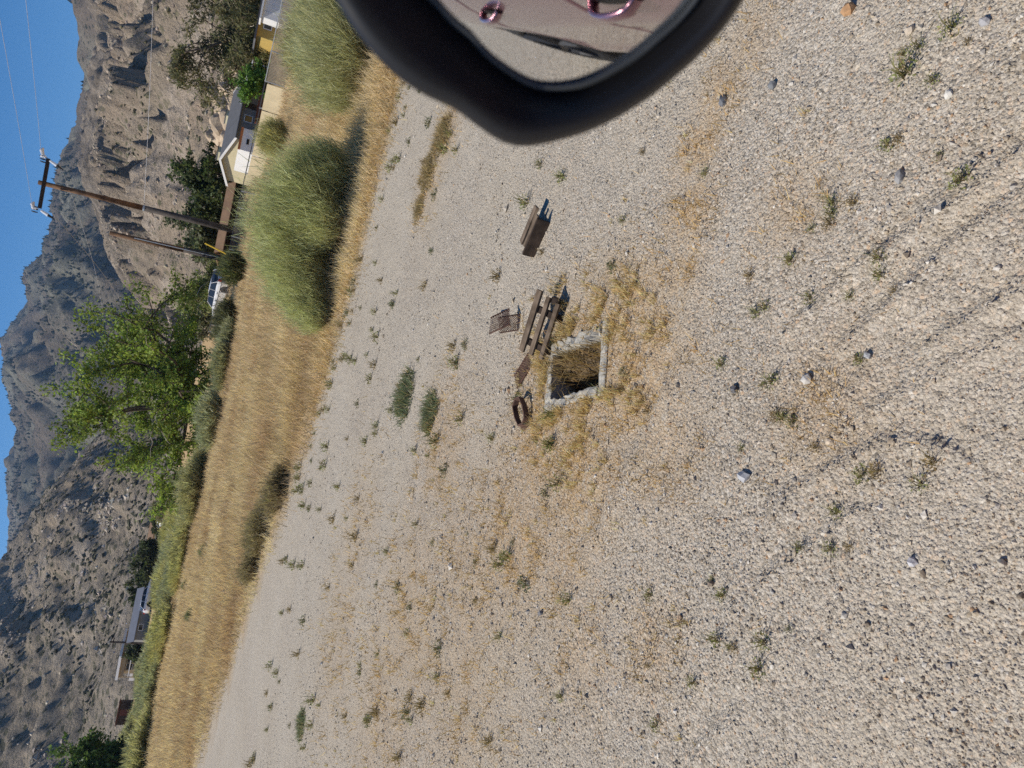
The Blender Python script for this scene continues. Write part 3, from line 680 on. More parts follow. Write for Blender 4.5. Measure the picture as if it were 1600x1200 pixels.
stuff(tag(g.build('tumbleweed_litter', M['straw']), 'dry tangled weed stalks lying inside the concrete box', 'dry weeds'))

def flat_frame(px0, px1, z=0.0):
    a, b = gp(*px0)[:2], gp(*px1)[:2]; c = (a + b) / 2; return c, math.atan2(b[1] - a[1], b[0] - a[0]), np.linalg.norm(b - a)
def board(parent, name, lo, hi, mat, Mx=None, seed=0):
    r = np.random.default_rng(seed); gg = Geo(); gg.box(lo, hi, M=Mx)
    gg.v[-1] = gg.v[-1] + r.normal(0, .0015, (8, 3))
    return gg.build(name, mat, parent)
# small slatted frame beside the box
c, a, L = flat_frame((838, 554), (861, 481))
fr = empty('slatted_frame', (c[0], c[1], float(ground_z(c[0], c[1]))), a)
fr.rotation_euler = (math.radians(21), 0, a); fr.location.z += .03; fr.location.y -= .10; fr.location.x += .015
for k, (y0, y1) in enumerate(((.068, .102), (-.002, .024), (-.078, -.052))): board(fr, 'slat', (-.16 + .006 * k, y0, .038), (.165 - .012 * k, y1, .054), M['old_wood'], seed=k)
for k, x0 in enumerate((-.12, .055)): board(fr, 'bearer', (x0, -.082, .002), (x0 + .03, .104, .0365), M['dark_wood'], seed=9 + k)
board(fr, 'end_block', (.13, -.05, .0), (.158, .0, .0365), M['dark_wood'], seed=13)
tag(fr, 'small weathered wooden frame of three slats touching the concrete box corner', 'wooden frame', 'small wooden frames')
# second frame, standing apart: raised like a little crate, the shade on its near board put into a dark colour
c, a, L = flat_frame((832, 388), (852, 342))
fr = empty('slatted_frame', (c[0], c[1], float(ground_z(c[0], c[1]))), a)
board(fr, 'near_board', (-.115, -.075, .0), (.105, -.058, .075), M['dark_wood'], seed=20)
board(fr, 'top_board', (-.10, .035, .046), (.125, .085, .058), M['old_wood'], seed=21)
board(fr, 'slat', (-.095, -.012, .046), (.10, .012, .058), M['old_wood'], seed=22)
for k, x0 in enumerate((-.09, .045)): board(fr, 'bearer', (x0, -.057, .004), (x0 + .022, .08, .0445), M['dark_wood'], seed=23 + k)
tag(fr, 'small dark wooden frame lying alone on pale gravel, away from the box', 'wooden frame', 'small wooden frames')
# pieces of rusty expanded metal
def mesh_sheet(loc, rz, w, h, tilt, label, bend=0.0):
    root = empty('metal_grate', loc); root.rotation_euler = (tilt[0], tilt[1], rz)
    gg = Geo(); n = 8
    def zb(x): return bend * (x / w) ** 2
    for k in range(-n, n + 1):
        for sgn in (1, -1):
            # diagonal strand clipped to the sheet's rectangle
            o = k * w / n; pts = []
            for t in np.linspace(-1, 1, 41):
                y = t * h / 2; x = o + sgn * t * h * .42
                if abs(x) <= w / 2: pts.append((x, y, .004 + zb(x) + (.0012 if sgn > 0 else 0)))
            if len(pts) > 1: gg.tube([pts[0], pts[len(pts) // 2], pts[-1]], .0016, 4)
    gg.build('mesh_strands', M['rust'], root)
    for s_ in (-1, 1):
        e = Geo(); e.box((s_ * w / 2 - .003, -h / 2, 0), (s_ * w / 2 + .003, h / 2, .007)); e.build('edge_strip', M['rust'], root)
    return tag(root, label, 'metal grate', 'rusty pieces of metal grating')
def gl(px, py, dz=0): p = gp(px, py); return (p[0], p[1], float(ground_z(p[0], p[1])) + dz)
mesh_sheet(gl(787, 503, .03), .55, .12, .16, (.42, .12), 'rusty metal grate piece farthest from the box, propped up at one edge', .02)
mesh_sheet(gl(807, 507, .035), .3, .09, .15, (.95, -.2), 'bent rusty grate standing on edge between another grate and the wooden frame', .03)
mesh_sheet(gl(818, 580, .003), .9, .10, .17, (.05, .04), 'flat rusty metal grate half covered by gravel beside the box', .0)
g = Geo(); c = gl(822, 645); V = []; k = 8
for i in range(k):
    w = 2 * math.pi * i / k; rr = .072 if i % 2 else .064
    for (dr, dz) in ((0, 0), (.009, 0), (.009, .03), (0, .03)): V.append(((rr + dr) * math.cos(w) * 1.15, (rr + dr) * math.sin(w) * .72, dz))
V = np.array(V); V[:, 2] += .02 + V[:, 0] * .12
F = [(i * 4 + j, i * 4 + (j + 1) % 4, ((i + 1) % k) * 4 + (j + 1) % 4, ((i + 1) % k) * 4 + j) for i in range(k) for j in range(4)]
ro = empty('iron_ring', c, .75)
g.add(V, np.array(F)); g.build('band', M['rust'], ro)
g = Geo(); g.box((-.085, -.012, .004), (-.07, .03, .03)); g.build('lug', M['rust'], ro)
tag(ro, 'rusty eight-sided iron ring lying left of the concrete box', 'iron ring')

# ------------------------------------------------------------------ weeds on the gravel
def weed_mesh(seed, rad, green, dry, tall=1.0):
    r = np.random.default_rng(seed); gg = Geo()
    n = 46; a = r.uniform(0, 2 * math.pi, n); u = np.sqrt(r.uniform(0, 1, n)) * rad
    P = np.c_[np.cos(a) * u, np.sin(a) * u, r.uniform(.1, 1, n) * rad * .75 * tall * (1 - .5 * (u / rad) ** 2)]
    c = np.where(r.uniform(0, 1, (n, 1)) < dry, tone(n, (.36, .26, .13), .2, r), tone(n, green, .25, r))
    leaves(gg, P, rad * .34, c, r, -.2, .45)
    m = 16; Pb = np.c_[r.normal(0, rad * .2, (m, 2)), np.zeros(m)]
    blades(gg, Pb, rad * r.uniform(.8, 1.7, m) * tall, rad * .09, r.uniform(.3, .9, m), tone(m, (.22, .17, .09), .2, r), c[:m], r)
    return gg.mesh('weed', M['leaf'])
GREENW = [weed_mesh(40 + i, .03, (.27, .30, .10), .2, 1.5) for i in range(4)]
DRYW = [weed_mesh(50 + i, .03, (.42, .31, .14), .75, 1.3) for i in range(3)]
def mat_weed(seed, green, dry, n=700):
    r = np.random.default_rng(seed); gg = Geo(); a = r.uniform(0, 6.283, n); u = r.uniform(0, 1, n) ** .6
    P = np.c_[np.cos(a) * u * .024, np.sin(a) * u * .024, np.zeros(n)] * (1 + .5 * fbm(np.cos(a) * 1.7, np.sin(a) * 1.7, 2, seed))[:, None]
    c = np.where(r.uniform(0, 1, (n, 1)) < dry, tone(n, (.45, .34, .18), .2, r), tone(n, green, .25, r))
    blades(gg, P, r.uniform(.006, .016, n) * (1.2 - .6 * u), .0011, r.uniform(.35, 1.0, n), c * .7, c, r, False)
    return gg.mesh('weed', M['leaf'])
GREYBIG = [mat_weed(80 + i, (.24, .28, .16), .2) for i in range(2)]; DRYBIG = [mat_weed(90 + i, (.40, .31, .17), .7) for i in range(2)]
GREYW = [weed_mesh(60 + i, .03, (.22, .25, .15), .2, .8) for i in range(2)]
def put_weed(px, py, s, meshes, label, group, r=random):
    p = gp(px, py) if px is not None else py
    o = bpy.data.objects.new('weed', r.choice(meshes)); COL.objects.link(o)
    o.location = (p[0], p[1], float(ground_z(p[0], p[1])) - .002); k = s / .03; o.scale = (k * r.uniform(.85, 1.2), k * r.uniform(.85, 1.2), k * r.uniform(.8, 1.2)); o.rotation_euler = (0, 0, r.uniform(0, 6.28))
    tag(o, label, 'weed', group)
NAMED = [((1187, 1045), .027, GREENW, 'bright green weed tuft alone near the lower edge of the photo'), ((1023, 1132), .024, GREENW, 'bright green weed at the bottom left of the gravel'),
         ((1233, 983), .018, GREYW, 'dark weed sprout to the right of a green tuft'), ((1420, 118), .042, GREENW, 'large yellow green weed patch near the upper right'),
         ((1490, 46), .032, GREENW, 'ragged weed beside the top right corner'), ((1506, 280), .03, GREENW, 'green weed at the end of a wheel rut'),
         ((634, 622), .26, GREYBIG, 'largest grey green weed mat on the far gravel'), ((672, 645), .20, GREYBIG, 'second grey green weed mat next to the largest one'),
         ((472, 1130), .20, GREYBIG, 'spiky grey weed alone on the far left gravel'), ((692, 212), .26, DRYBIG, 'brown dead weed clump just under the mirror tip'), ((670, 268), .22, DRYBIG, 'dead brown weed mound below another one by the field edge'),
         ((655, 325), .15, DRYBIG, 'low dead weed clump right of the lone wooden frame'), ((880, 277), .045, GREENW, 'yellow green weed above the lone wooden frame'), ((845, 257), .035, GREENW, 'small green weed farther up from the lone frame')]
for (p, s, m, lab) in NAMED: put_weed(p[0], p[1], s, m, lab, 'single weeds on the gravel')
near_px = [(1515, 67), (1437, 76), (1470, 243), (1405, 220), (1388, 228), (1378, 430), (1395, 455), (1330, 462), (1265, 465), (1233, 410), (1238, 405), (1345, 562), (1190, 602), (1205, 598), (1310, 800), (1330, 855), (1256, 856), (1350, 741), (1460, 722), (1440, 757), (1195, 1003), (1147, 1015), (1085, 1065), (1300, 335), (1297, 350), (1302, 318), (1270, 357), (1335, 318), (1100, 270), (1195, 480), (1170, 430), (1160, 700), (1130, 570), (1215, 650), (1225, 655), (1240, 660), (1010, 640), (1112, 905), (1125, 1000), (1150, 610), (1140, 1010), (1300, 860), (1372, 738), (1380, 405), (1180, 488), (1275, 700), (1415, 85), (1460, 130), (1005, 237), (975, 345), (1015, 930), (1012, 1040), (1130, 930)]
for k, (x, y) in enumerate(near_px): put_weed(x, y, random.uniform(.014, .028), GREENW if k % 3 else DRYW, ('small green weed sprout' if k % 3 else 'small dry brown weed sprout') + (' on the near gravel above the box' if y < 480 else ' on the near gravel below the box'), 'small weed sprouts on the near gravel')
k = 0
while k < 215:
    y = random.uniform(2.6, 10.8); x = random.uniform(-.55, .5) * (y * 1.1 + .4); xa, ya = np.array(x), np.array(y)
    if field_mask(xa, ya) > .3: continue
    q, _ = dist_poly(xa, ya, EDGE); w = .12 + .75 * math.exp(-float(q) / 1.3) + .5 * float(litter_mask(xa, ya))
    if float(fbm(xa * .9, ya * .9, 3, 31)) < .05 and w < .5: w *= .35
    if random.random() > w: continue
    put_weed(None, np.array([x, y, 0]), random.uniform(.018, .04) * (1 + .1 * y), mw := random.choice((GREENW, GREENW, GREYW, DRYW)), 'low ' + ('bright green' if mw is GREENW else 'grey green' if mw is GREYW else 'dry brown') + (' weed tuft by the field edge' if float(q) < 1.6 else ' weed tuft on open gravel') + (', right of the box' if x > .2 else ', left of the box'), 'low weed tufts on the far gravel'); k += 1

# low dead brush along the edge of the field and dark green plants inside it
def clump(px, py, rad, h, label, tip, z=.1, base=(.30, .22, .14), w=.012):
    p = gp(px, py, z); bush('dead_brush' if tip[0] > tip[1] else 'field_plant', [(p[0], p[1], rad, h), (p[0] + rad * .9, p[1] + .1, rad * .7, h * .7), (p[0] - rad * .8, p[1] + .2, rad * .7, h * .8)], label, np.array(tip), np.array(base), int(px + py), .9, w, 5, 'clumps in and beside the dry field')
LATER = [lambda: clump(437, 770, .28, .34, 'dark brown dead brush clump at the gravel edge of the field', (.38, .30, .18)), lambda: clump(412, 830, .34, .36, 'brown dead brush clump farther left along the field edge', (.40, .33, .19)), lambda: clump(395, 890, .22, .28, 'small brown brush clump at the left end of the field edge', (.42, .34, .2)),
         lambda: clump(318, 862, .16, .3, 'dark green plant standing in the dry grass below the cabin', (.22, .27, .13), .2, (.15, .16, .09)), lambda: clump(288, 915, .16, .3, 'dark green plant in the dry grass below the white car', (.22, .27, .13), .2, (.15, .16, .09)), lambda: clump(296, 962, .17, .3, 'dark green plant in the dry grass below the grey roof', (.22, .27, .13), .2, (.15, .16, .09)), lambda: clump(448, 335, .14, .3, 'weedy green plant behind the large feathery bush', (.25, .30, .13), .2, (.15, .16, .09))]
# dry stalks lying and standing where the litter is
n = 260000; xx = rng.uniform(-5.5, 4.5, n); yy = 1.2 * (10.5 / 1.2) ** rng.uniform(0, 1, n)
lmk = litter_mask(xx, yy) * np.clip(.12 + 2.8 * fbm(xx * 6, yy * 6, 3, 33), 0, 1)
q, sd = dist_poly(xx, yy, EDGE); lmk = np.maximum(lmk, .5 * np.exp(-q / .25)); u, v = box_uv(xx, yy); be = np.maximum(np.abs(u) - BOX_W, np.abs(v) - BOX_L); lmk = np.maximum(lmk, np.clip(.35 + 1.6 * fbm(xx * 9, yy * 9, 3, 34), 0, 1) * np.exp(-np.clip(be, 0, 9) / .16))
ok = (rng.uniform(0, 1, n) < lmk * 1.7) & ~((np.abs(u) < BOX_W - .04) & (np.abs(v) < BOX_L - .04)); xx, yy = xx[ok], yy[ok]; n = len(xx)
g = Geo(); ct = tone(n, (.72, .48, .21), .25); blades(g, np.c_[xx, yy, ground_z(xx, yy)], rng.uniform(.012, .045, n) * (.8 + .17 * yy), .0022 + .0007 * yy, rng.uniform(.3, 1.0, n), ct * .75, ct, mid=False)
# standing tufts: thick round the box, thinner through the weedy patches
nt = 9000; tx = rng.uniform(-4.5, 3.5, nt); ty = 1.6 * (9.5 / 1.6) ** rng.uniform(0, 1, nt)
nb_ = 2000; bw = rng.uniform(0, 6.283, nb_); br = rng.uniform(.2, .62, nb_); tx = np.r_[tx, BOX_C[0] + np.cos(bw) * br * .9]; ty = np.r_[ty, BOX_C[1] + np.sin(bw) * br * 1.2]
u, v = box_uv(tx, ty); be = np.maximum(np.abs(u) - BOX_W, np.abs(v) - BOX_L); pn = np.clip(.2 + 2.4 * fbm(tx * 5, ty * 5, 3, 35), 0, 1)
pr_ = np.maximum(.55 * litter_mask(tx, ty) * pn, pn * np.exp(-np.clip(be, 0, 9) / .2) * 1.2); ok = (rng.uniform(0, 1, len(tx)) < pr_) & (be > -.01) & (field_mask(tx, ty) < .5)
tx, ty, be = tx[ok], ty[ok], be[ok]; m_ = 11; hh_ = np.where(be < .35, rng.uniform(.022, .065, len(tx)), rng.uniform(.015, .045, len(tx)))
bxx = np.repeat(tx, m_) + rng.normal(0, .008, len(tx) * m_); byy = np.repeat(ty, m_) + rng.normal(0, .008, len(tx) * m_); n = len(bxx); ct = tone(n, (.86, .63, .33), .3)
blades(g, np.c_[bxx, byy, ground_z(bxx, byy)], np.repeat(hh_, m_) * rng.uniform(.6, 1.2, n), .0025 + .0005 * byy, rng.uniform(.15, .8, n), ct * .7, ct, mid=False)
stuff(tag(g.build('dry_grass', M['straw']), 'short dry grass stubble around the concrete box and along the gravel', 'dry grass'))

# ------------------------------------------------------------------ the dry field
n = 330000; rr = 8.0 * (78 / 8.0) ** rng.uniform(0, 1, n); aa = np.radians(rng.uniform(-44, 36, n)); xx = rr * np.sin(aa); yy = rr * np.cos(aa)
ok = rng.uniform(0, 1, n) < field_mask(xx, yy, .6) * (1 - .7 * sstep(42, 70, rr)); xx, yy, rr = xx[ok], yy[ok], rr[ok]; n = len(xx)
patch = fbm(xx * .22, yy * .5, 4, 61); p2 = fbm(xx * .9, yy * 1.1, 3, 62)
straw = np.array((.70, .54, .33)); red = np.array((.52, .36, .22)); pale = np.array((.80, .66, .43))
col = np.where(patch[:, None] > 0, straw + (pale - straw) * np.clip(patch * 2.2, 0, 1)[:, None], straw + (red - straw) * np.clip(-patch * 2.6, 0, 1)[:, None])
q, _ = dist_poly(xx, yy, EDGE)
col = col * np.clip(1 + .35 * p2 + .2 * rng.normal(0, 1, n), .35, 1.6)[:, None]
hgt = (.14 + .16 * sstep(0, 1.6, q)) * np.clip(1 + p2, .5, 1.6) * rng.uniform(.6, 1.3, n)
g = Geo(); blades(g, np.c_[xx, yy, ground_z(xx, yy) - .01], hgt, .004 + .0008 * rr, rng.uniform(.3, .95, n), col * .85, col, mid=False)
stuff(tag(g.build('dry_field_grass', M['straw']), 'tall straw coloured grass of the dry field beyond the gravel', 'dry grass'))

# ------------------------------------------------------------------ bushes
GB, GT = np.array((.50, .44, .30)), np.array((.70, .73, .37))
def bush(name, lobes, label, tip=GT, basec=GB, seed=0, density=1.0, width=.011, stems=10, group=None, spread=1.0):
    r = np.random.default_rng(seed); x0, y0 = lobes[0][0], lobes[0][1]
    root = empty(name, (x0, y0, float(ground_z(x0, y0)))); gf = Geo(); gs = Geo()
    for (x, y, rad, h) in lobes:
        c = (x - x0, y - y0, 0.0); n = int(15000 * density * rad * h + 500)
        ct = tone(n, tip, .22, r); cb = tone(n, basec, .25, r); yel = r.uniform(0, 1, n) < .10; ct[yel] = tone(int(yel.sum()), (.42, .38, .15), .15, r)
        brooms(gf, c, rad, h, n, cb, ct, r, width, .3, spread)
        for k in range(stems):
            a = r.uniform(0, 6.28); o = np.array([math.cos(a), math.sin(a)]) * rad * r.uniform(.2, .6); t = np.linspace(0, 1, 5)
            pts = np.c_[c[0] + o[0] * t ** 1.2 + r.normal(0, .012, 5), c[1] + o[1] * t ** 1.2 + r.normal(0, .012, 5), t * h * r.uniform(.4, .75)]
            gs.tube(pts, np.linspace(.013, .004, 5) * (.6 + h * .4), 4, cap=False)
    gs.build('woody_stems', M['darktwig'], root); gf.build('foliage', M['leaf'], root)
    return tag(root, label, 'bush', group)
bush('rabbitbrush', [(2.0, 10.75, .66, 1.12), (2.35, 10.5, .42, .8), (1.45, 10.95, .6, 1.12), (1.0, 10.8, .52, .92), (.62, 10.6, .36, .66), (1.7, 10.4, .44, .72), (.4, 10.45, .25, .42)], 'large feathery green bush at the field edge, below the two poles', seed=3, density=2.6, width=.0075)
bush('rabbitbrush', [(4.15, 10.9, .62, .95), (4.6, 11.3, .66, 1.1), (3.8, 11.2, .4, .7), (5.3, 11.0, .7, 1.1), (4.5, 12.6, .7, .9), (5.6, 12.9, .8, 1.0)], 'loose green bush with bare crooked branches beside the mirror', seed=4, density=1.5, stems=16, width=.008, tip=np.array((.68, .68, .38)))
bush('rabbitbrush', [(6.6, 17.5, .8, 1.0), (7.4, 18.2, .8, .9)], 'low yellow green bush in the field behind the mirror bush', seed=5, tip=np.array((.62, .58, .26)), width=.016)
bush('rabbitbrush', [(6.6, 26.5, .6, 1.0)], 'small yellow green bush in front of the beige fence panels', seed=6, tip=np.array((.62, .58, .24)), width=.02)
for f_ in LATER: f_()
def bpx(px, py, z=.25): return gp(px, py, z)[:2]
def dbush(az, d, lobes, label, seed, tip, width=.05, basec=GB, density=.32, group=None):
    p = polar(az, d); return bush('brush', [(p[0] + a, p[1] + b, r_, h_) for a, b, r_, h_ in lobes], label, tip, basec, seed, density, width, 4, group, 1.1)
dbush(-6.1, 38, [(0, 0, .9, 1.1), (-1.1, .3, .7, .85)], 'round grey green bush in front of the big tree', 11, np.array((.50, .53, .34)))
dbush(-11.3, 44, [(0, 0, 1.1, 1.3), (-1.2, .5, 1.0, 1.0), (1.1, .8, .7, .85)], 'wide yellow green bush at the left foot of the big tree', 12, np.array((.54, .53, .28)))
dbush(-2.0, 40, [(0, 0, .9, .9), (1.2, .5, .7, .7), (-1.1, .4, .7, .7)], 'grey green bush under the big tree beside the fence end', 13, np.array((.40, .42, .25)))
dbush(4.4, 41, [(0, 0, .75, 1.35)], 'dark green rounded bush at the foot of the short pole', 14, np.array((.12, .155, .06)), basec=np.array((.05, .05, .03)))
dbush(1.0, 43, [(0, 0, .75, 1.1), (-.9, .2, .7, 1.0)], 'dark bush by the fence under the parked white car', 15, np.array((.15, .17, .09)), basec=np.array((.06, .055, .035)))
rb = random.Random(4)
proto = []
for j, tip in enumerate(((.56, .54, .26), (.45, .47, .28), (.60, .57, .24))):
    p = polar(-15.5 - 3.3 * j, 62); proto.append(bush('brush', [(p[0], p[1], 1.3, .95), (p[0] + 1.3, p[1] + .5, 1.0, .75), (p[0] - 1.4, p[1] - .3, 1.0, .65)], ('yellow green', 'grey green', 'bright yellow')[j] + ' brush clump in the band before the left houses', np.array(tip), GB, 70 + j, .2, .07, 3, 'brush clumps before the left houses', 1.1))
for k in range(58):
    o = copy_tree(rb.choice(proto)); az = rb.uniform(-37, -13.5); d = rb.uniform(52, 108); p = polar(az, d)
    o.location = (p[0], p[1], float(ground_z(p[0], p[1]))); s = rb.uniform(.6, 1.35); o.scale = (s, s, s * rb.uniform(.8, 1.1)); o.rotation_euler = (0, 0, rb.uniform(0, 6.28))

# ------------------------------------------------------------------ fence
M['fence_slat'] = plain('grey_brown_slats', (.20, .17, .13), .8, var=.2, scale=3)
M['beige_panel'] = plain('sun_bleached_panel', (.52, .44, .29), .85, var=.14, scale=2)
M['galv'] = plain('galvanised_steel', (.42, .43, .44), .5, .7, .15, 5, .1)
M['dark_metal'] = plain('dark_steel', (.05, .05, .055), .55, .5, .2, 8, .1)
FA, FB = np.array([13.2, 32.0]), np.array([-.6, 75.0])
ftop = sorted([azel(*p) for p in [(437, 20), (415, 125), (400, 200), (375, 310), (350, 430), (325, 520)]])
def fence_pt(t): return FA + (FB - FA) * t
def fence_top(t):
    p = fence_pt(t); return EYE + np.hypot(*p) * math.tan(np.interp(math.atan2(p[0], p[1]), [a for a, e in ftop], [e for a, e in ftop]))
fz = empty('boundary_fence', (FA[0], FA[1], 0)); FO = np.array([FA[0], FA[1], 0])
ts = np.linspace(-.28, 1.0, 27)
for t in ts:
    p = fence_pt(t); g = Geo(); g.tube([(p[0] - FA[0], p[1] - FA[1], -.2), (p[0] - FA[0], p[1] - FA[1], fence_top(t) + .04)], .035, 6); g.build('post', M['galv'], fz)
for t0, t1 in zip(ts[:-1], ts[1:]):
    a = np.array([*fence_pt(t0), fence_top(t0)]) - FO; b = np.array([*fence_pt(t1), fence_top(t1)]) - FO
    g = Geo(); g.tube([a, b], .028, 5); g.build('top_rail', M['dark_metal'] if t0 > .08 else M['galv'], fz)
    az = math.degrees(math.atan2(*fence_pt((t0 + t1) / 2))); d = (b - a); zb = -.05
    nrm = np.array([d[1], -d[0], 0]); nrm /= np.linalg.norm(nrm)
    if 11.6 < az < 16.8:
        g = Geo(); o = nrm * -.06
        q0, q1 = a + d * .02 + o, b - d * .02 + o; th = nrm * .03
        g.add(np.array([(*q0[:2], zb), (*q1[:2], zb), (*q1[:2], q1[2] - .1), (*q0[:2], q0[2] - .1), (*(q0 - th)[:2], zb), (*(q1 - th)[:2], zb), (*(q1 - th)[:2], q1[2] - .1), (*(q0 - th)[:2], q0[2] - .1)]), np.array([(0, 1, 2, 3), (7, 6, 5, 4), (0, 4, 5, 1), (3, 2, 6, 7), (1, 5, 6, 2), (0, 3, 7, 4)]))
        g.build('solid_panel', M['beige_panel'], fz)
    elif az >= 16.8:
        g = Geo(); n = 22
        for k in range(n):
            q = a + d * ((k + .5) / n); e = d / np.linalg.norm(d) * .036
            g.box((-.036, -.004, zb), (.036, .004, q[2] - .05), M=np.array([[e[0] / .036, nrm[0], 0, q[0]], [e[1] / .036, nrm[1], 0, q[1]], [0, 0, 1, 0], [0, 0, 0, 1]]))
        stuff(g.build('privacy_slats', M['fence_slat'], fz))
    else:
        g = Geo(); n = 16; h = a[2] - zb
        for k in range(-8, n + 8):
            for s in (1, -1):
                u0, u1 = (k + .5) / n, (k + .5 + s * 5) / n
                c0, c1 = max(0, min(1, u0)), max(0, min(1, u1))
                if c0 == c1: continue
                z0 = zb + (c0 - u0) / (u1 - u0) * h; z1 = zb + (c1 - u0) / (u1 - u0) * h
                g.tube([a * [1, 1, 0] + d * [1, 1, 0] * c0 + [0, 0, z0], a * [1, 1, 0] + d * [1, 1, 0] * c1 + [0, 0, z1]], .004, 3, cap=False)
        stuff(g.build('chain_link', M['galv'], fz))
tag(fz, 'long boundary fence of slats, beige panels and chain link behind the dry field', 'fence')

# ------------------------------------------------------------------ utility poles and wires
M['pole_wood'] = woodmat('creosoted_pole', (.11, .06, .035), (.25, .145, .08), 1.2)
M['pole_grey'] = woodmat('weathered_grey_pole', (.06, .05, .045), (.13, .11, .095), 1.2)
M['porcelain'] = plain('white_porcelain', (.75, .76, .78), .25, 0, .05, 5, 0, spec=.5)
M['black'] = plain('black_rubber', (.012, .012, .013), .6, 0, .1, 5, 0)
M['wire'] = plain('aluminium_wire', (.55, .56, .58), .4, .6, .1, 5, 0)
POLE = polar(7.02, 54.5); PZ = float(ground_z(*POLE)); PTOP = EYE + 54.5 * math.tan(azel(60, 285)[1])
pr = empty('utility_pole', (POLE[0], POLE[1], PZ)); O = np.array([POLE[0], POLE[1], PZ])
zmid = EYE + 54.5 * math.tan(azel(225, 324)[1]) - PZ
g = Geo(); g.tube([(0, 0, zmid), (0, 0, PTOP - PZ)], [.18, .14], 12); g.build('upper_shaft', M['pole_wood'], pr, True)
g = Geo(); g.tube([(0, 0, -.3), (0, 0, zmid - .002)], [.225, .181], 12); g.build('lower_shaft', M['pole_grey'], pr, True)['label'] = 'grey weathered lower half'
g = Geo(); g.tube([(0, 0, zmid - .06), (0, 0, zmid + .06)], [.195, .195], 12); g.build('band', M['galv'], pr)
zarm = EYE + 54.5 * math.tan(azel(70, 288)[1])
def onz(px, py, z):
    a, e = azel(px, py); d = (z - EYE) / math.tan(e); return np.array([math.sin(a) * d, math.cos(a) * d, z])
ea, eb = onz(76, 253, zarm), onz(63, 327, zarm); dirn = (ea - eb); dirn[2] = 0; dirn /= np.linalg.norm(dirn)
ARM = 1.55; ea = np.array([*POLE, zarm]) + dirn * ARM; eb = np.array([*POLE, zarm]) - dirn * ARM
perp = np.array([-dirn[1], dirn[0], 0]) * (1 if -dirn[0] < 0 else -1); perp = perp if perp[1] < 0 else -perp
off = perp * .2
Ma = np.eye(4); Ma[:3, 0] = dirn; Ma[:3, 1] = perp; Ma[:3, 3] = np.array([*POLE, zarm]) - O
g = Geo(); g.box((-ARM, .19, -.1), (ARM, .33, .1), M=Ma); g.build('crossarm', M['dark_wood'], pr)
for e in (-1, 1):
    g = Geo(); b = np.array([e * (ARM + .05), .19, .08])
    pts = [b, b + [0, 0, .1], b + [0, 0, .101], b + [0, 0, .18], b + [0, 0, .181], b + [0, 0, .27], b + [0, 0, .271], b + [0, 0, .36]]
    pts = [Ma[:3, :3] @ p + Ma[:3, 3] for p in pts]
    g.tube(pts, [.04, .04, .12, .05, .12, .05, .11, .05], 8); ins = g.build('insulator', M['porcelain'], pr)
    g = Geo(); b2 = np.array([e * (ARM + .12), .19, .32]); g.tube([Ma[:3, :3] @ p + Ma[:3, 3] for p in (b2 + [0, 0, 0], b2 + [.28 * 1, -.05, .12], b2 + [.45, -.05, .05])], [.09, .12, .05], 7); g.build('strain_insulator', M['porcelain'], pr)
    for k in range(3):
        g = Geo(); b3 = np.array([e * ARM - .28 + .16 * k, .19, .076]); g.tube([Ma[:3, :3] @ p + Ma[:3, 3] for p in (b3, b3 + [0, 0, .2 + .05 * k], b3 + [.02, 0, .34 + .04 * k])], [.03, .05, .03], 6); g.build('bracket', M['dark_metal'], pr)
    co = Geo(); c0 = np.array([e * ARM - .12, .30, -.1]); c1 = c0 + [-.18, .05, -.42]; c2 = c1 + [-.16, .04, -.38]
    co.tube([Ma[:3, :3] @ p + Ma[:3, 3] for p in (c0, c1)], [.07, .10], 7); cb_ = co.build('fuse_cutout', M['porcelain'], pr)
    g = Geo(); g.tube([Ma[:3, :3] @ p + Ma[:3, 3] for p in (c1, c2)], [.09, .035], 7); g.build('cable_end', M['black'], cb_)
tag(pr, 'tall wooden utility pole with a dark crossarm and white insulators', 'utility pole', 'utility poles')
p2 = polar(4.85, 57); z2 = float(ground_z(*p2)); t2 = EYE + 57 * math.tan(azel(172, 362)[1]) - z2
pr2 = empty('utility_pole', (p2[0], p2[1], z2))
zs = t2 * .45
g = Geo(); g.tube([(0, 0, zs), (0, 0, t2)], [.175, .145], 12); g.build('upper_shaft', M['pole_wood'], pr2, True)
g = Geo(); g.tube([(0, 0, -.3), (0, 0, zs - .002)], [.22, .176], 12); g.build('lower_shaft', M['pole_grey'], pr2, True)
g = Geo(); g.tube([(.02, -.26, 1.2), (.02, -.24, t2 * .82)], .035, 6); g.build('conduit', M['galv'], pr2)
g = Geo(); g.tube([(.14, -.3, .2), (.14, -.27, t2 * .42)], .06, 6); g.build('cable_guard', M['black'], pr2)
tag(pr2, 'shorter brown pole with a pale conduit, left of the tall pole', 'utility pole', 'utility poles')
g = Geo(); a_, b_ = at(320, 380, 50), at(352, 396, 50); g.tube([a_, b_, b_ + (b_ - a_) * .9], .045, 6, cap=True)
M['yellow'] = plain('yellow_plastic', (.75, .52, .05), .5, 0, .1, 4, 0)
tag(g.build('guy_marker', M['yellow']), 'slanting yellow guy-wire marker between the two poles', 'guy marker')
p3 = polar(-22.1, 139); z3 = float(ground_z(*p3)); g = Geo(); g.tube([(0, 0, -.3), (0, 0, EYE + 139 * math.tan(math.radians(2.0)) - z3)], [.2, .15], 8)
pr3 = empty('utility_pole', (p3[0], p3[1], z3)); g.build('shaft', M['pole_grey'], pr3); g = Geo(); g.box((-.7, -.08, 4.5), (.7, .08, 4.65)); g.build('crossarm', M['dark_wood'], pr3)
tag(pr3, 'distant thin dark pole behind the grey roofed house on the left', 'utility pole', 'utility poles')
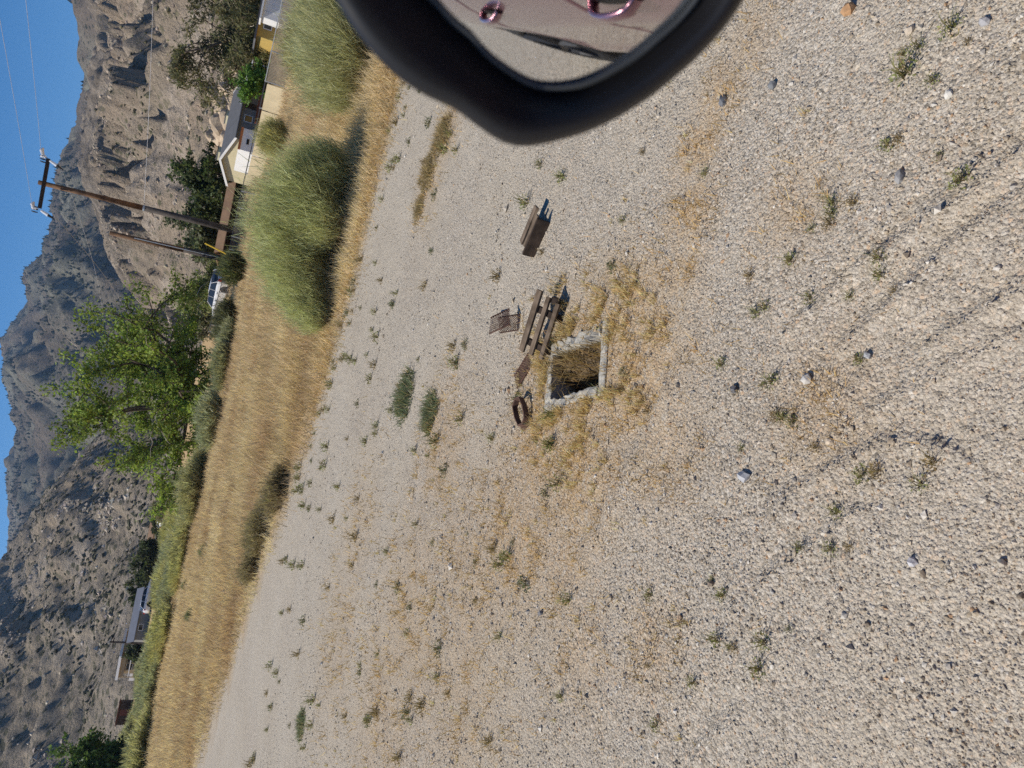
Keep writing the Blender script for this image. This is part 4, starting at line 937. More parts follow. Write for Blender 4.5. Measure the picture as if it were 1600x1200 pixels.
def wire(a, b, label, sag=.25, ext=0.0, rad=.011):
    a = np.asarray(a, float); b = np.asarray(b, float); b = b + (b - a) * ext; t = np.linspace(0, 1, 25)
    L = np.linalg.norm(b - a); pts = a[None] * (1 - t)[:, None] + b[None] * t[:, None]; pts[:, 2] -= sag * 4 * t * (1 - t) * (L / 40)
    g = Geo(); g.tube(pts, rad, 4, cap=False); tag(g.build('power_line', M['wire']), label, 'power line', 'power lines')
ia = np.array([*POLE, zarm]) + dirn * (ARM + .1) + perp * .19 + [0, 0, .4]; ib = np.array([*POLE, zarm]) - dirn * (ARM + .0) + perp * .19 + [0, 0, .4]
wire(ia, at(38, -8, 47), 'power line from the near end of the crossarm up to the right', .1, .6)
wire(ib, at(-2, 30, 46), 'power line crossing the sky highest, from the far end of the crossarm', .1, .6)
wire(np.array([*POLE, zmid + PZ]), at(237, -5, 50), 'low cable running level from the middle of the tall pole to the right', .2, .4, .013)
wire(np.array([*POLE, zmid + PZ + 4.2]), at(203, 10, 85), 'thin dark line slanting down from the tall pole to the right', .3, .0, .009)
wire(ea + [0, 0, -.5], at(152, 482, 95), 'power line falling from the crossarm toward the big tree', .5, .3)
wire(eb + [0, 0, -.5], at(184, 474, 95), 'second power line falling from the crossarm toward the big tree', .5, .3)

# ------------------------------------------------------------------ buildings
M['cream'] = plain('cream_siding', (.60, .54, .36), .8, var=.1, scale=1.2)
M['grey_side'] = plain('grey_and_shaded_siding', (.20, .20, .19), .8, var=.12, scale=1.2)
M['tan'] = plain('tan_siding', (.36, .28, .17), .8, var=.12, scale=1.0)
M['mustard'] = plain('mustard_siding', (.48, .34, .10), .8, var=.12, scale=1.0)
M['white'] = plain('white_painted_metal', (.74, .74, .73), .5, 0, .06, 2, .05)
M['roof_grey'] = plain('grey_shingle', (.13, .13, .135), .9, var=.2, scale=2.5)
M['roof_blue'] = plain('grey_blue_metal_roof', (.17, .18, .21), .6, .2, .1, 1.0, .1)
M['brown_roof'] = plain('brown_sheet_roof', (.26, .16, .095), .8, var=.25, scale=1)
M['red_wood'] = plain('red_brown_timber', (.15, .055, .035), .8, var=.2, scale=3)
M['pane'] = plain('dark_window_glass', (.02, .022, .026), .08, 0, .1, 1, 0, spec=.6)
M['timber'] = woodmat('dark_timber', (.06, .042, .03), (.12, .085, .06), 2)
M['orange'] = plain('orange_trim', (.50, .17, .05), .6, 0, .15, 3, 0)
def bx(parent, name, lo, hi, mat, sub=None):
    g = Geo(); g.box(lo, hi); return g.build(name, mat, parent)
def window(parent, lo, hi, axis, mat=None):
    """frame + recessed pane on a wall whose outward normal is -axis"""
    f = Geo(); lo = np.array(lo, float); hi = np.array(hi, float); w = .07
    o = 1 - axis
    def seg(a0, a1, z0, z1):
        l = lo.copy(); h = hi.copy(); l[o], h[o] = a0, a1; l[2], h[2] = z0, z1; f.box(l, h)
    seg(lo[o], hi[o], lo[2], lo[2] + w); seg(lo[o], hi[o], hi[2] - w, hi[2]); seg(lo[o], lo[o] + w, lo[2] + w, hi[2] - w); seg(hi[o] - w, hi[o], lo[2] + w, hi[2] - w)
    fo = f.build('window', mat or M['white'], parent)
    l = lo.copy(); h = hi.copy(); l[o] += w; h[o] -= w; l[2] += w; h[2] -= w; m = (lo[axis] + hi[axis]) / 2; l[axis], h[axis] = m - .01, m + .01
    g = Geo(); g.box(l, h); g.build('pane', M['pane'], fo); return fo
def gable_roof(parent, x0, x1, y0, y1, ze, zr, mat, over=.3, th=.1, fascia=None):
    """ridge along x"""
    ym = (y0 + y1) / 2; s = (zr - ze) / (ym - y0)
    for sg in (-1, 1):
        yo = y0 - over if sg < 0 else y1 + over; zo = ze - s * over
        v = []
        for x in (x0 - over, x1 + over):
            v += [(x, yo, zo), (x, ym, zr), (x, ym, zr + th), (x, yo, zo + th)]
        g = Geo(); g.add(np.array(v), np.array([(0, 1, 2, 3), (7, 6, 5, 4), (0, 4, 5, 1), (3, 2, 6, 7), (0, 3, 7, 4), (1, 5, 6, 2)])); ro = g.build('roof', mat, parent)
        if fascia:
            for x in (x0 - over - .03, x1 + over):
                v = [(x, yo, zo - .08), (x, ym, zr - .08), (x, ym, zr + th + .04), (x, yo, zo + th + .04)]; v += [(a + .03, b, c) for a, b, c in v]
                g = Geo(); g.add(np.array(v), np.array([(0, 1, 2, 3), (7, 6, 5, 4), (0, 4, 5, 1), (3, 2, 6, 7), (0, 3, 7, 4), (1, 5, 6, 2)])); g.build('fascia', fascia, ro)
def gable_wall(parent, name, x, y0, y1, ze, zr, mat, t=.12, z0=0):
    v = [(x, y0, z0), (x, y1, z0), (x, y1, ze), (x, (y0 + y1) / 2, zr), (x, y0, ze)]; v += [(a + t, b, c) for a, b, c in v]
    g = Geo(); g.add(np.array(v), [(4, 3, 2, 1, 0), (5, 6, 7, 8, 9), (0, 1, 6, 5), (1, 2, 7, 6), (2, 3, 8, 7), (3, 4, 9, 8), (4, 0, 5, 9)]); return g.build(name, mat, parent)
# cream house behind the fence: gable end to the left front, long wall to the right front
hp = polar(11.7, 61); h1 = empty('cream_house', (hp[0], hp[1], float(ground_z(*hp))), math.radians(38))
gable_wall(h1, 'gable_wall', 0, -2.0, 2.0, 2.45, 3.35, M['cream']); gable_wall(h1, 'gable_wall', 10.88, -2.0, 2.0, 2.45, 3.35, M['cream'])
for y0 in (-2.0, 1.88): bx(h1, 'wall', (.13, y0, 0), (10.87, y0 + .12, 2.45), M['grey_side'])  # shade of the long walls put into a darker grey colour
gable_roof(h1, 0, 11, -2, 2, 2.48, 3.38, M['roof_grey'], .35, .1, M['white'])
window(h1, (-.04, -1.5, 1.1), (.005, -.5, 1.9), 0); window(h1, (3.2, -2.05, 1.2), (4.4, -1.995, 2.0), 1); window(h1, (8.2, -2.05, 1.2), (9.3, -1.995, 2.0), 1)
bx(h1, 'door', (5.6, -2.05, .1), (6.5, -2.003, 2.1), M['timber'])
dk = bx(h1, 'porch_rail', (.6, -3.6, .55), (6.6, -3.52, 1.05), M['red_wood']); bx(h1, 'porch_deck', (.6, -3.5, .3), (6.6, -2.02, .42), M['roof_blue'])
g = Geo(); g.add(np.array([(5.8, -3.9, 2.15), (10.5, -3.9, 2.15), (10.5, -2.1, 2.5), (5.8, -2.1, 2.5), (5.8, -3.9, 2.23), (10.5, -3.9, 2.23), (10.5, -2.1, 2.58), (5.8, -2.1, 2.58)]), np.array([(0, 3, 2, 1), (4, 5, 6, 7), (0, 1, 5, 4), (1, 2, 6, 5), (2, 3, 7, 6), (3, 0, 4, 7)])); g.build('porch_roof', M['white'], h1)
for x in (5.9, 8.1, 10.3): bx(h1, 'porch_post', (x, -3.8, 0), (x + .09, -3.71, 2.14), M['white'])
for x in (1.6, 8.0):
    v_ = bx(h1, 'roof_vent', (x, .5, 3.0), (x + .9, 1.3, 3.75), M['cream']); bx(v_, 'vent_lid', (x - .05, .45, 3.752), (x + .95, 1.35, 3.82), M['roof_grey'])
h1.scale = (.70, 1, .77)
tag(h1, 'cream house with grey shingle roof, white fascia and red porch rail', 'house', 'houses')
# white box trailer with orange trim in front of it
tp = polar(12.55, 53); tr = empty('box_trailer', (tp[0], tp[1], float(ground_z(*tp))), math.radians(20))
bx(tr, 'box', (-.8, -1.3, .35), (.8, 1.3, 1.62), M['white']); bx(tr, 'trim', (-.83, -1.33, 1.50), (.83, -1.302, 1.64), M['orange']); bx(tr, 'trim', (-.83, -1.33, .33), (.83, -1.302, .46), M['orange']); bx(tr, 'vent', (-.3, -1.32, 1.05), (.1, -1.302, 1.2), M['black'])
for s in (-.86, .812):
    g = Geo(); g.tube([(s, .2, .3), (s + .05, .2, .3)], .3, 12); g.build('wheel', M['black'], tr)
tag(tr, 'white box trailer with orange trim parked behind the fence', 'trailer')
# mustard house and white metal shed at the far right
mp = polar(22.2, 64); h2 = empty('mustard_house', (mp[0], mp[1], float(ground_z(*mp))), math.radians(-8))
bx(h2, 'wall', (-3.0, 0, 0), (5, 5, 2.25), M['mustard']); window(h2, (-2.2, -.05, 1.0), (-.9, -.005, 1.8), 1); window(h2, (1.2, -.05, 1.0), (2.6, -.005, 1.8), 1)
bx(h2, 'roof', (-3.4, -.4, 2.252), (5.4, 5.4, 2.42), M['roof_grey']); bx(h2, 'door', (.0, -.06, .05), (.85, -.005, 2.0), M['white'])
h2.scale = (.8, 1, .78)
tag(h2, 'mustard yellow house with a dark window, cut off by the right of the view', 'house', 'houses')
wp = polar(23.2, 40); h3 = empty('white_shed', (wp[0], wp[1], 0), math.radians(-15))
for k in range(11): bx(h3, 'wall_sheet', (-1.3 + .3 * k, 0 if k % 2 else .02, 0), (-1.302 + .3 * k + .3, .06, 1.75), M['white'])
bx(h3, 'roof', (-1.4, -.15, 1.752), (2.1, 2.6, 1.83), M['white']); bx(h3, 'side_wall', (-1.3, .062, 0), (-1.25, 2.5, 1.75), M['white'])
tag(h3, 'white corrugated metal shed at the edge of the view beside the fence', 'shed')
# low open shed with brown roof behind the poles
sp = polar(7.2, 64); h4 = empty('open_shed', (sp[0], sp[1], float(ground_z(*sp))), math.radians(14))
g = Geo(); g.add(np.array([(-3, -1.4, 1.45), (3, -1.4, 1.45), (3, 1.4, 1.0), (-3, 1.4, 1.0), (-3, -1.4, 1.53), (3, -1.4, 1.53), (3, 1.4, 1.08), (-3, 1.4, 1.08)]) + [0, 0, .25], np.array([(0, 3, 2, 1), (4, 5, 6, 7), (0, 1, 5, 4), (1, 2, 6, 5), (2, 3, 7, 6), (3, 0, 4, 7)])); g.build('roof', M['brown_roof'], h4)
g = Geo(); g.add(np.array([(-2.9, -2.2, 1.15), (2.9, -2.2, 1.15), (2.9, -1.4, 1.72), (-2.9, -1.4, 1.72), (-2.9, -2.2, 1.2), (2.9, -2.2, 1.2), (2.9, -1.4, 1.78), (-2.9, -1.4, 1.78)]), np.array([(0, 3, 2, 1), (4, 5, 6, 7), (0, 1, 5, 4), (1, 2, 6, 5), (2, 3, 7, 6), (3, 0, 4, 7)])); g.build('awning', M['brown_roof'], h4)
for x in (-2.9, -.95, 1.0, 2.8): bx(h4, 'post', (x, -1.3, 0), (x + .1, -1.2, 1.6), M['timber'])
bx(h4, 'back_wall', (-3, 1.3, 0), (3, 1.38, 1.2), M['timber'])
tag(h4, 'low open shed with a brown sheet roof behind the poles', 'shed')
# tan house far left with white roof edge and open porch
lp = polar(-23.6, 150); h5 = empty('tan_house', (lp[0], lp[1], float(ground_z(*lp))), math.radians(-22))
bx(h5, 'wall', (-2.4, .9, 0), (2.4, 6, 3.1), M['tan']); bx(h5, 'porch_wall', (-2.4, 0, 0), (2.4, .1, .9), M['tan']); bx(h5, 'beam', (-2.4, -.02, 2.35), (2.4, .12, 3.09), M['tan'])
for x in (-2.4, -.8, .8, 2.25): bx(h5, 'porch_post', (x, .0, .902), (x + .15, .1, 2.348), M['tan'])
bx(h5, 'rail', (-2.2, -.03, 1.55), (2.2, .0, 1.68), M['white']); bx(h5, 'white_fascia', (-2.7, -.35, 3.102), (2.7, 6.2, 3.5), M['white']); window(h5, (-1.6, .84, 1.2), (1.6, .895, 2.2), 1)
bx(h5, 'side_wing', (-4.2, 1.0, 0), (-2.402, 3, 1.4), M['white'])
tag(h5, 'tan house with a white roof edge and shaded porch below the left hill', 'house', 'houses')
gp_ = polar(-20.6, 138); h6 = empty('grey_house', (gp_[0], gp_[1], float(ground_z(*gp_))), math.radians(28))
bx(h6, 'wall', (-3.4, -2, 0), (4.4, 2, 1.7), M['grey_side']); gable_roof(h6, -3.4, 4.4, -2, 2, 1.72, 2.6, M['roof_blue'], .3); window(h6, (-2, -2.05, .7), (-1, -2.003, 1.4), 1); window(h6, (2, -2.05, .7), (3, -2.003, 1.4), 1)
tag(h6, 'long low house with a grey blue roof beside the tan house', 'house', 'houses')
bp = polar(-26.3, 146); h7 = empty('brown_shed', (bp[0], bp[1], float(ground_z(*bp))), math.radians(20)); bx(h7, 'wall', (-1.9, 0, 0), (1.6, 3, 1.9), M['timber']); bx(h7, 'roof', (-2.1, -.2, 1.902), (1.8, 3.2, 2.05), M['red_wood']); bx(h7, 'door', (-.5, -.04, .05), (.4, -.003, 1.7), M['red_wood'])
tag(h7, 'small dark brown shed in shade left of the tan house', 'shed')
cp = polar(-15.0, 165); h8 = empty('pale_cabin', (cp[0], cp[1], float(ground_z(*cp))), math.radians(18)); bx(h8, 'wall', (-2.2, 0, 0), (2, 4, 2.2), M['cream']); gable_roof(h8, -2.2, 2, 0, 4, 2.22, 3.1, M['brown_roof'], .3); window(h8, (-1.2, -.05, .9), (-.2, -.003, 1.7), 1); bx(h8, 'door', (.5, -.04, .05), (1.3, -.003, 1.9), M['white'])
tag(h8, 'small pale cabin among dark trees in the distance', 'cabin')

# ------------------------------------------------------------------ trees
tree('cottonwood_tree', polar(-5.6, 57), 11.0, (7.8, 6), 21, 'large leafy green tree with bare pale twigs beyond the dry field', (.24, .31, .065), 40000, .22, .34, .10, 15, .12, 46, .6, .62, .46)
tree('pepper_tree', polar(20.2, 72), 11.5, (6.8, 5), 22, 'big olive brown wispy tree behind the slatted fence', (.17, .16, .08), 42000, .34, .3, .16, 10, .9, 6, .3, .8, .5)
tree('orchard_tree', polar(17.0, 58), 3.1, (1.6, 1.5), 23, 'small bright green tree behind the cream house porch', (.14, .25, .05), 5000, .22, .09, .2, 7, .0, 0, .6, .35, .55)
tree('elm_tree', polar(9.4, 76), 8.2, (3.7, 3.2), 24, 'dark green tree left of the cream house', (.09, .115, .045), 15000, .34, .2, .08, 9, .1, 6, .6, .6, .5)
tree('elm_tree', polar(6.4, 78), 7.4, (3.4, 3), 25, 'dark grey green tree behind the two poles', (.115, .13, .065), 14000, .34, .2, .08, 9, .2, 8, .6, .6, .5)
tree('willow_tree', polar(3.0, 84), 6.8, (3.6, 3), 26, 'olive green willow behind the parked white car', (.22, .25, .09), 14000, .34, .18, .08, 9, .7, 0, .3, .7, .5)
tree('willow_tree', polar(.2, 88), 5.0, (2.6, 2.2), 27, 'grey half-bare tree left of the willow', (.17, .17, .10), 3200, .3, .18, .1, 9, .1, 26, .5, .6, .5)
tree('broadleaf_tree', polar(-29.6, 88), 7.6, (3.6, 3.2), 28, 'dense dark green tree at the left edge of the view', (.10, .16, .045), 15000, .34, .26, .06, 12, .0, 0, .6, .7, .55)
tree('willow_tree', polar(-12.6, 115), 5.6, (3.4, 2.8), 29, 'drooping olive tree left of the big green tree', (.26, .25, .12), 7500, .4, .18, .06, 9, .9, 0, .3, .8, .5)
for k, (az, d, h, w, lab) in enumerate(((-14.7, 158, 4.5, 1.2, 'narrow dark tree right of the pale cabin'), (-16.0, 150, 5.2, 2.2, 'dark tree left of the pale cabin'), (-17.0, 146, 5.4, 2.6, 'broad dark tree in the middle of the far left row'), (-17.7, 150, 3.6, 2.4, 'low dark tree beside the broad one'), (-18.9, 142, 4.4, 2.4, 'dark round tree at the end of the grey roofed house'), (-22.7, 147, 2.6, 1.5, 'small dark tree between the grey house and the tan house'))):
    tree('juniper_tree', polar(az, d), h, (w, w), 40 + k, lab, (.07, .085, .04), 2600, .5, .16, .05, 8, .1, 0, .6, .6, .7, 'dark trees along the far left houses')

# boulders heaped at the foot of the rocky hill behind the houses
rB = np.random.default_rng(8); bmesh_ = []
for k in range(5):
    bm_ = bmesh.new(); bmesh.ops.create_icosphere(bm_, subdivisions=3, radius=1.0); v_ = np.array([v.co[:] for v in bm_.verts]); f_ = np.array([[q.index for q in p.verts] for p in bm_.faces]); bm_.free()
    cut = rB.normal(0, 1, (9, 3)); cut /= np.linalg.norm(cut, axis=1)[:, None]; lim_ = rB.uniform(.55, .9, 9)
    for cc, l_ in zip(cut, lim_): q_ = v_ @ cc; v_ = v_ - np.maximum(q_ - l_, 0)[:, None] * cc          # facets broken off the block
    v_ = v_ * (1 + .22 * fbm(v_[:, 0] * 2 + k, v_[:, 1] * 2 + v_[:, 2], 3, k))[:, None]
    g = Geo(); g.add(v_, f_, np.array((.52, .41, .29)) * (1 + .1 * rB.normal())); bmesh_.append(g.mesh('boulder', M['vcol'], False))
for k in range(150):
    az = rB.uniform(9.5, 22.5); d = rB.uniform(92, 132); p = polar(az, d); s = abs(rB.normal(.7, .5)) + .3
    o = bpy.data.objects.new('boulder', bmesh_[k % 5]); COL.objects.link(o); t = (d - 92) / 40
    o.location = (p[0], p[1], float(base_z(*p)) + .2 + t * 4.2); o.scale = (s * 1.2, s, s * 1.2); o.rotation_euler = tuple(rB.uniform(0, 6.28, 3))
    tag(o, ('large' if s > 1.1 else 'small' if s < .7 else 'middling') + ' tan granite boulder in the heap behind the ' + ('cream house' if az < 15.5 else 'olive brown tree'), 'boulder', 'tan boulders heaped behind the right houses')

# ------------------------------------------------------------------ cars
def paintmat(name, col, flake=.4):
    t = NT(name); c = t.coord(); n = t.noise(c, 400, 2)
    return t.done(t.bsdf(t.mix(t.ramp(n, [(.35, 0.0), (.65, .25)]), col, tuple(min(1, x * 1.5) for x in col)), .25, flake, .5, None, Coat_Weight=1.0, Coat_Roughness=.03))
M['mauve'] = paintmat('mauve_car_paint', (.30, .15, .18), .8)
M['car_white'] = paintmat('white_car_paint', (.70, .70, .70), .05)
M['trim'] = plain('black_plastic_trim', (.009, .009, .011), .5, 0, .15, 30, .15, .0005, spec=.4)
M['chrome'] = plain('chrome', (.75, .75, .77), .12, 1.0, .03, 4, 0)
M['tyre'] = plain('tyre_rubber', (.02, .02, .021), .85, 0, .2, 20, .3)
M['tail'] = plain('red_tail_lamp', (.40, .02, .02), .15, 0, .1, 4, 0, spec=.6)
M['lamp'] = plain('head_lamp_glass', (.6, .62, .65), .08, .3, .05, 4, 0, spec=.7)
ZP = [.20, .27, .34, .45, .60, .78, .84, .90, 1.02, 1.10, 1.15]; YP = [.80, .885, .90, .893, .905, .925, .935, .93, .917, .90, .875]
def yside(x, z):
    e = abs(x + .28) / 2.5
    return np.interp(z, ZP, YP) - .16 * np.clip(e, 0, 1.2) ** 6
WHEELS = (1.40, -1.80); WZ, WR = .37, .43
def car_panel(parent, name, x0, x1, zlo, zhi, mat, sgn, off=0.0, nx=26, nz=22):
    g = Geo(); xs = np.linspace(x0, x1, nx); V = []
    for x in xs:
        lo = zlo
        for w in WHEELS:
            if abs(x - w) < WR: lo = max(lo, WZ + math.sqrt(WR ** 2 - (x - w) ** 2))
        hi = zhi(x) if callable(zhi) else zhi
        for z in np.linspace(lo, max(hi, lo + .01), nz): V.append((x, sgn * (yside(x, z) + off), z))
    ii = np.arange(nx * nz).reshape(nx, nz)
    F = np.stack([ii[:-1, :-1], ii[1:, :-1], ii[1:, 1:], ii[:-1, 1:]], -1).reshape(-1, 4)
    if sgn > 0: F = F[:, ::-1]
    g.add(np.array(V), F); o = g.build(name, mat, parent, True)
    so_ = o.modifiers.new('thickness', 'SOLIDIFY'); so_.thickness = .006; so_.offset = -1
    return o
def handle(parent, x, sgn, mat):
    z = .985; y = yside(x, z)
    g = Geo(); n = 11; V = []
    for i in range(n):
        t = i / (n - 1); xx = x - .105 + .21 * t; b = math.sin(math.pi * t) ** .35 * .042; hh = .017 + .008 * math.sin(math.pi * t)
        for w in range(8):
            a = 2 * math.pi * w / 8; V.append((xx, sgn * (y + b + .010 * math.cos(a)), z + hh * math.sin(a)))
    F = [(i * 8 + j, i * 8 + (j + 1) % 8, (i + 1) * 8 + (j + 1) % 8, (i + 1) * 8 + j) for i in range(n - 1) for j in range(8)]
    g.add(np.array(V), np.array(F)); o = g.build('handle', mat, parent, True)
    r_ = Geo(); ring = [(x + .075 * math.cos(a), sgn * (y + .0035), z + .026 * math.sin(a)) for a in np.linspace(0, 6.283, 17)[:-1]]
    ring2 = [(a, b + sgn * .001, c) for a, b, c in ring]; c_ = (x, sgn * (y + .0045), z)
    r_.add(np.array(ring + [c_]), np.array([(i, (i + 1) % 16, 16) for i in range(16)])); r_.build('handle_cup_shadow', M['black'], o)  # flat black disc drawn as the shadow in the handle recess
    return o
def make_car(name, mat, label, group, loc, rz, detail=True):
    root = empty(name, loc, rz)
    belt = lambda x: 1.15
    def fend(x): return 1.12 - .12 * max(0, (x - 1.0) / 1.05) ** 1.5
    # hull: nose, hood, tail as one swept section
    prof = [(2.06, .26), (2.17, .38), (2.20, .60), (2.16, .84), (2.06, .985), (1.6, 1.07), (1.0, 1.13)]
    prof2 = [(-2.55, 1.16), (-2.70, .95), (-2.73, .62), (-2.71, .40), (-2.63, .26)]
    for nm, pr_ in (('front_end', prof), ('rear_end', prof2)):
        g = Geo(); V = []; ys = np.linspace(-1, 1, 17)
        for (x, z) in pr_:
            for y in ys:
                hw = yside(min(2.1, max(-2.6, x)), min(z, 1.1)) - .012
                V.append((x - math.copysign(.16, x) * abs(y) ** 4 * (1 if abs(x) > 1.9 else 0), y * hw, z - (.04 * y * y if z > .95 else 0)))
        n = len(pr_); ii = np.arange(n * 17).reshape(n, 17); g.add(np.array(V), np.stack([ii[:-1, :-1], ii[:-1, 1:], ii[1:, 1:], ii[1:, :-1]], -1).reshape(-1, 4)); g.build(nm, mat, root, True)
    bx(root, 'underbody', (-2.6, -.66, .24), (2.05, .66, 1.05), M['black'])
    for sgn in (1, -1):
        car_panel(root, 'seam_backing', -1.50, 1.06, .25, 1.12, M['black'], sgn, -.016)
        car_panel(root, 'front_fender', 1.006, 2.08, .26, fend, mat, sgn)
        car_panel(root, 'rear_fender', -2.62, -1.405, .26, belt, mat, sgn)
        fd = car_panel(root, 'front_door', -.434, 1.0, .25, belt, mat, sgn); handle(fd, -.24, sgn, mat if detail else M['black'])
        rd_ = car_panel(root, 'rear_door', -1.398, -.441, .25, belt, mat, sgn); handle(rd_, -1.20, sgn, mat if detail else M['black'])
        for (x0, x1, x2, x3) in ((-.42, .88, .35, -.40), (-1.38, -.49, -.47, -1.32), (-2.42, -1.45, -1.42, -2.05)):
            if detail and sgn > 0 and x0 == -.42: continue       # the driver's window is rolled down
            v = np.array([(x0, sgn * .868, 1.155), (x1, sgn * .868, 1.155), (x2, sgn * .745, 1.60), (x3, sgn * .745, 1.60)]); v = np.r_[v, v - [0, sgn * .006, 0]]
            g = Geo(); g.add(v, np.array([(0, 1, 2, 3), (7, 6, 5, 4), (0, 4, 5, 1), (1, 5, 6, 2), (2, 6, 7, 3), (3, 7, 4, 0)])); g.build('side_window', M['pane'], root)
        for p0, p1 in (((.96, .86, 1.15), (.30, .735, 1.63)), ((-.45, .865, 1.15), (-.44, .74, 1.63)), ((-1.41, .865, 1.15), (-1.37, .74, 1.63)), ((-2.52, .82, 1.15), (-2.1, .73, 1.62))):
            g = Geo(); g.tube([(p0[0], sgn * p0[1], p0[2]), (p1[0], sgn * p1[1], p1[2])], .032, 6); g.build('pillar', mat, root)
        for w in WHEELS:
            g = Geo(); T = np.linspace(0, 2 * math.pi, 29)[:-1]; V = []
            for (yy_, rr_) in ((.69, .30), (.70, .36), (.73, .375), (.85, .375), (.885, .36), (.89, .25)):
                for a in T: V.append((w + rr_ * math.cos(a), sgn * yy_, WZ + rr_ * math.sin(a)))
            F = [(i * 28 + j, i * 28 + (j + 1) % 28, (i + 1) * 28 + (j + 1) % 28, (i + 1) * 28 + j) for i in range(5) for j in range(28)]
            g.add(np.array(V), np.array(F)); wh = g.build('wheel', M['tyre'], root, True)
            g = Geo(); g.tube([(w, sgn * .80, WZ), (w, sgn * .875, WZ)], .06, 10)
            for k in range(5):
                a = 2 * math.pi * k / 5; g.tube([(w, sgn * .868, WZ), (w + .25 * math.cos(a), sgn * .872, WZ + .25 * math.sin(a))], .026, 5)
            ring = [(w + .25 * math.cos(a), sgn * .872, WZ + .25 * math.sin(a)) for a in np.linspace(0, 2 * math.pi, 25)]; g.tube(ring, .018, 5, cap=False); g.build('rim', M['dark_metal'], wh)
        bx(root, 'headlight', (1.98, min(sgn * .52, sgn * .78), .80), (2.13, max(sgn * .52, sgn * .78), .93), M['lamp'])
        bx(root, 'tail_lamp', (-2.72, min(sgn * .62, sgn * .80), .82), (-2.58, max(sgn * .62, sgn * .80), 1.08), M['tail'])
    for nm, pts, hw, m_ in (('windscreen', ((.98, 1.14), (.30, 1.63)), (.80, .70), M['pane']), ('roof', ((.30, 1.63), (-.8, 1.70), (-2.1, 1.63)), (.745, .76, .73), mat), ('rear_window', ((-2.1, 1.625), (-2.55, 1.16)), (.70, .80), M['pane'])):
        g = Geo(); V = []
        for (x, z), h in zip(pts, hw):
            for y in np.linspace(-1, 1, 9): V.append((x, y * h, z - .035 * y * y))
        n = len(pts); ii = np.arange(n * 9).reshape(n, 9); g.add(np.array(V), np.stack([ii[:-1, :-1], ii[:-1, 1:], ii[1:, 1:], ii[1:, :-1]], -1).reshape(-1, 4)); o = g.build(nm, m_, root, True); so_ = o.modifiers.new('thickness', 'SOLIDIFY'); so_.thickness = .012
    if detail:
        bx(root, 'seat', (-.55, .12, .45), (.1, .62, .62), M['trim']); bx(root, 'seat', (-.75, .12, .62), (-.55, .62, 1.25), M['trim']); bx(root, 'dashboard', (.55, -.72, .75), (.97, .72, 1.08), M['trim'])
    return tag(root, label, 'car', group)
CAR_AZ = math.radians(54); CF = np.array([math.sin(CAR_AZ), math.cos(CAR_AZ)]); CO = np.array([-CF[1], CF[0]])
CX, CY = .30, .98                              # where the camera is in the car's own axes
org = -CF * CX - CO * CY
own = make_car('parked_car', M['mauve'], 'mauve car whose black door mirror reaches in from the right of the view', 'cars', (org[0], org[1], 0.0), math.atan2(CF[1], CF[0]))
vp = polar(2.3, 70); make_car('parked_car', M['car_white'], 'white car parked behind the fence between the short pole and the big tree', 'cars', (vp[0], vp[1], float(ground_z(*vp)) - .1), math.radians(128), False)
vp = polar(-19.0, 128); make_car('parked_car', M['car_white'], 'white car at the end of the grey roofed house', 'cars', (vp[0], vp[1], float(ground_z(*vp)) + .1), math.radians(40), False)
vp = polar(-13.6, 140); make_car('parked_car', M['car_white'], 'distant white car below the drooping olive tree', 'cars', (vp[0], vp[1], float(ground_z(*vp)) + .1), math.radians(60), False)

# door mirror: outlines read off the photograph, laid on the mirror's own tilted plane
def car2w(x, y, z): q = org + CF * x + CO * y; return np.array([q[0], q[1], z])
CAMP = np.array([0, 0, EYE])
MC = CAMP + ray(860, -60) * .34
TARGET = car2w(-1.12, .92, .70)
n1_ = (CAMP - (CAMP + ray(880, 60) * .33)); n1_ /= np.linalg.norm(n1_); n2_ = TARGET - (CAMP + ray(880, 60) * .33); n2_ /= np.linalg.norm(n2_)
MN = n1_ + n2_; MN /= np.linalg.norm(MN)
def on_plane(px, off=0.0):
    d = ray(*px); t = ((MC + MN * off - CAMP) @ MN) / (d @ MN); return CAMP + d * t
OUT = [(525, 0), (576, 76), (623, 123), (683, 160), (700, 163), (738, 191), (780, 222), (800, 231), (830, 230), (861, 223), (925, 204), (989, 170), (1052, 123), (1108, 72), (1163, 0), (1205, -90), (1215, -200), (1160, -330), (1000, -400), (720, -400), (520, -340), (450, -230), (470, -100)]
GLS = [(684, 0), (740, 55), (806, 115), (830, 130), (853, 135), (904, 131), (967, 102), (1031, 55), (1082, 5), (1115, -60), (1120, -150), (1080, -250), (980, -310), (760, -310), (620, -260), (570, -180), (610, -80)]
def ring_of(P, n=96):
    P = np.array(P, float); c = np.array([850, -90.0]); a = np.arctan2(P[:, 1] - c[1], P[:, 0] - c[0]); r_ = np.hypot(*(P - c).T); o = np.argsort(a); a, r_ = a[o], r_[o]
    th = np.linspace(-math.pi, math.pi, n, endpoint=False); rr_ = np.interp(th, np.r_[a - 2 * math.pi, a, a + 2 * math.pi], np.r_[r_, r_, r_]); rr_ = (np.roll(rr_, 1) + 2 * rr_ + np.roll(rr_, -1)) / 4
    return c, np.c_[np.cos(th), np.sin(th)], rr_
c_, dv, ro_ = ring_of(OUT); _, _, rg_ = ring_of(GLS)
def lay(rad, off): return np.array([on_plane(c_ + dv[i] * rad[i], off) for i in range(len(rad))])
def rings(R, closed_end=False):
    k = len(R[0]); V = np.concatenate(R); F = [(i * k + j, i * k + (j + 1) % k, (i + 1) * k + (j + 1) % k, (i + 1) * k + j) for i in range(len(R) - 1) for j in range(k)]
    return V, np.array(F)
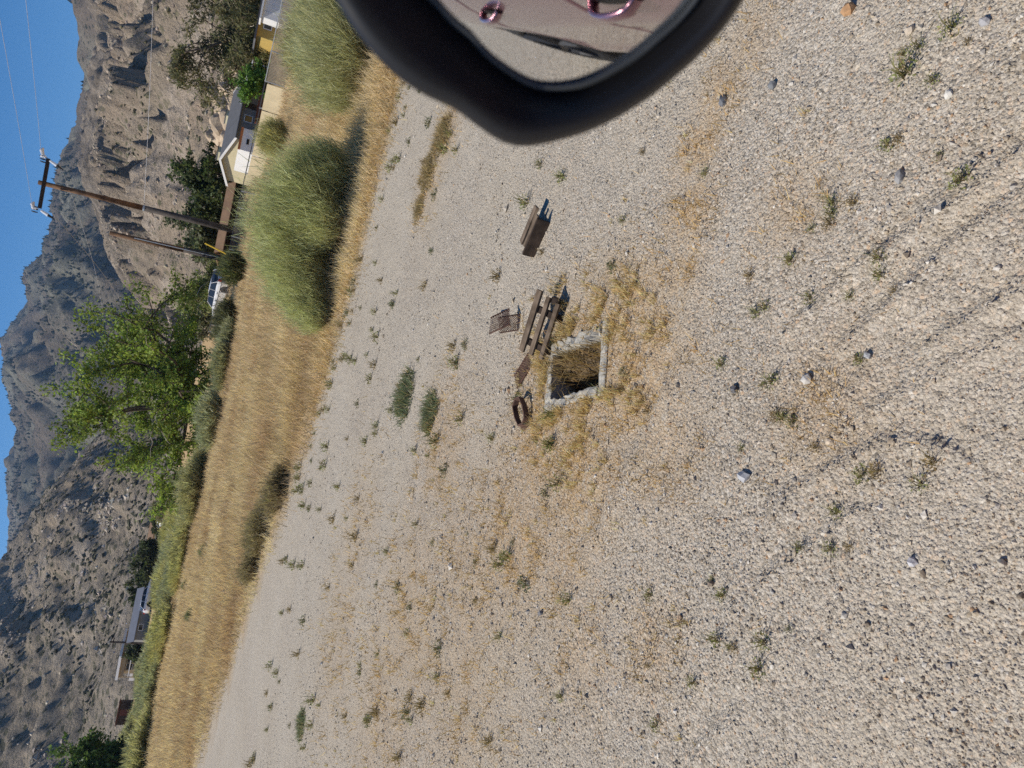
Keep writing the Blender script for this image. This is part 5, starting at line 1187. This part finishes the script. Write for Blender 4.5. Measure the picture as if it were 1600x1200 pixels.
base_r = lay(ro_, 0.0); cen = base_r.mean(0)
def back(s, dz): return cen + (base_r - cen) * s - MN * dz
depth = [lay(rg_ + 7, -.016), lay(rg_ + 9, -.012), lay(rg_ * .45 + ro_ * .55, -.003), lay(ro_ - 26, 0.0), lay(ro_ - 9, -.001), lay(ro_ - 1, -.006), back(.995, .016), back(.965, .035), back(.90, .055), back(.75, .075), back(.45, .09), back(.1, .095)]
V, F = rings(depth)
g = Geo(); g.add(V, F)
def to_car(P):
    P = np.asarray(P); q = P[:, :2] - org; return np.c_[q @ CF, q @ CO, P[:, 2]]
g.v = [to_car(V)]
sm = g.build('side_mirror', M['trim'], own, True); sm['label'] = 'black door mirror housing seen from inside the car'
# convex glass, thin dark seal around it
e1 = np.cross(MN, (0, 0, 1.0)); e1 /= np.linalg.norm(e1); e2 = np.cross(MN, e1)
gv = []; RAD = 1.2; G0 = lay(rg_, -.012); gc = G0.mean(0); apex = on_plane((880, 60), -.012)
for s in np.linspace(1, 0.04, 14):
    Q = gc + (G0 - gc) * s; d2 = ((Q - apex) ** 2).sum(1); gv.append(Q - MN * (d2 / (2 * RAD))[:, None])
V, F = rings(gv); F = np.r_[F]
g = Geo(); g.add(to_car(V), F); g.f.append(np.array([[13 * 96 + i for i in range(96)]])); g.m.append(np.zeros(1, np.int32))
t = NT('silvered_glass'); M['mirror'] = t.done(t.bsdf((.80, .82, .84), .015, 1.0, .5))
mg = g.build('mirror_glass', M['mirror'], sm, True)
V, F = rings([lay(rg_ - 3, -.0125), lay(rg_ - 2, -.0095), lay(rg_ + 4, -.009), lay(rg_ + 8, -.0125)])
M['seal'] = plain('grey_rubber_seal', (.06, .065, .07), .5, 0, .1, 20, 0)
g = Geo(); g.add(to_car(V), F); g.build('glass_seal', M['seal'], sm, True)
# arm down to the door
a0 = to_car(np.array([cen - MN * .085]))[0]
g = Geo(); g.tube([a0, a0 + [.06, -.05, -.10], (.84, .88, 1.12)], [.05, .04, .05], 8); g.build('mirror_arm', M['trim'], own, True)
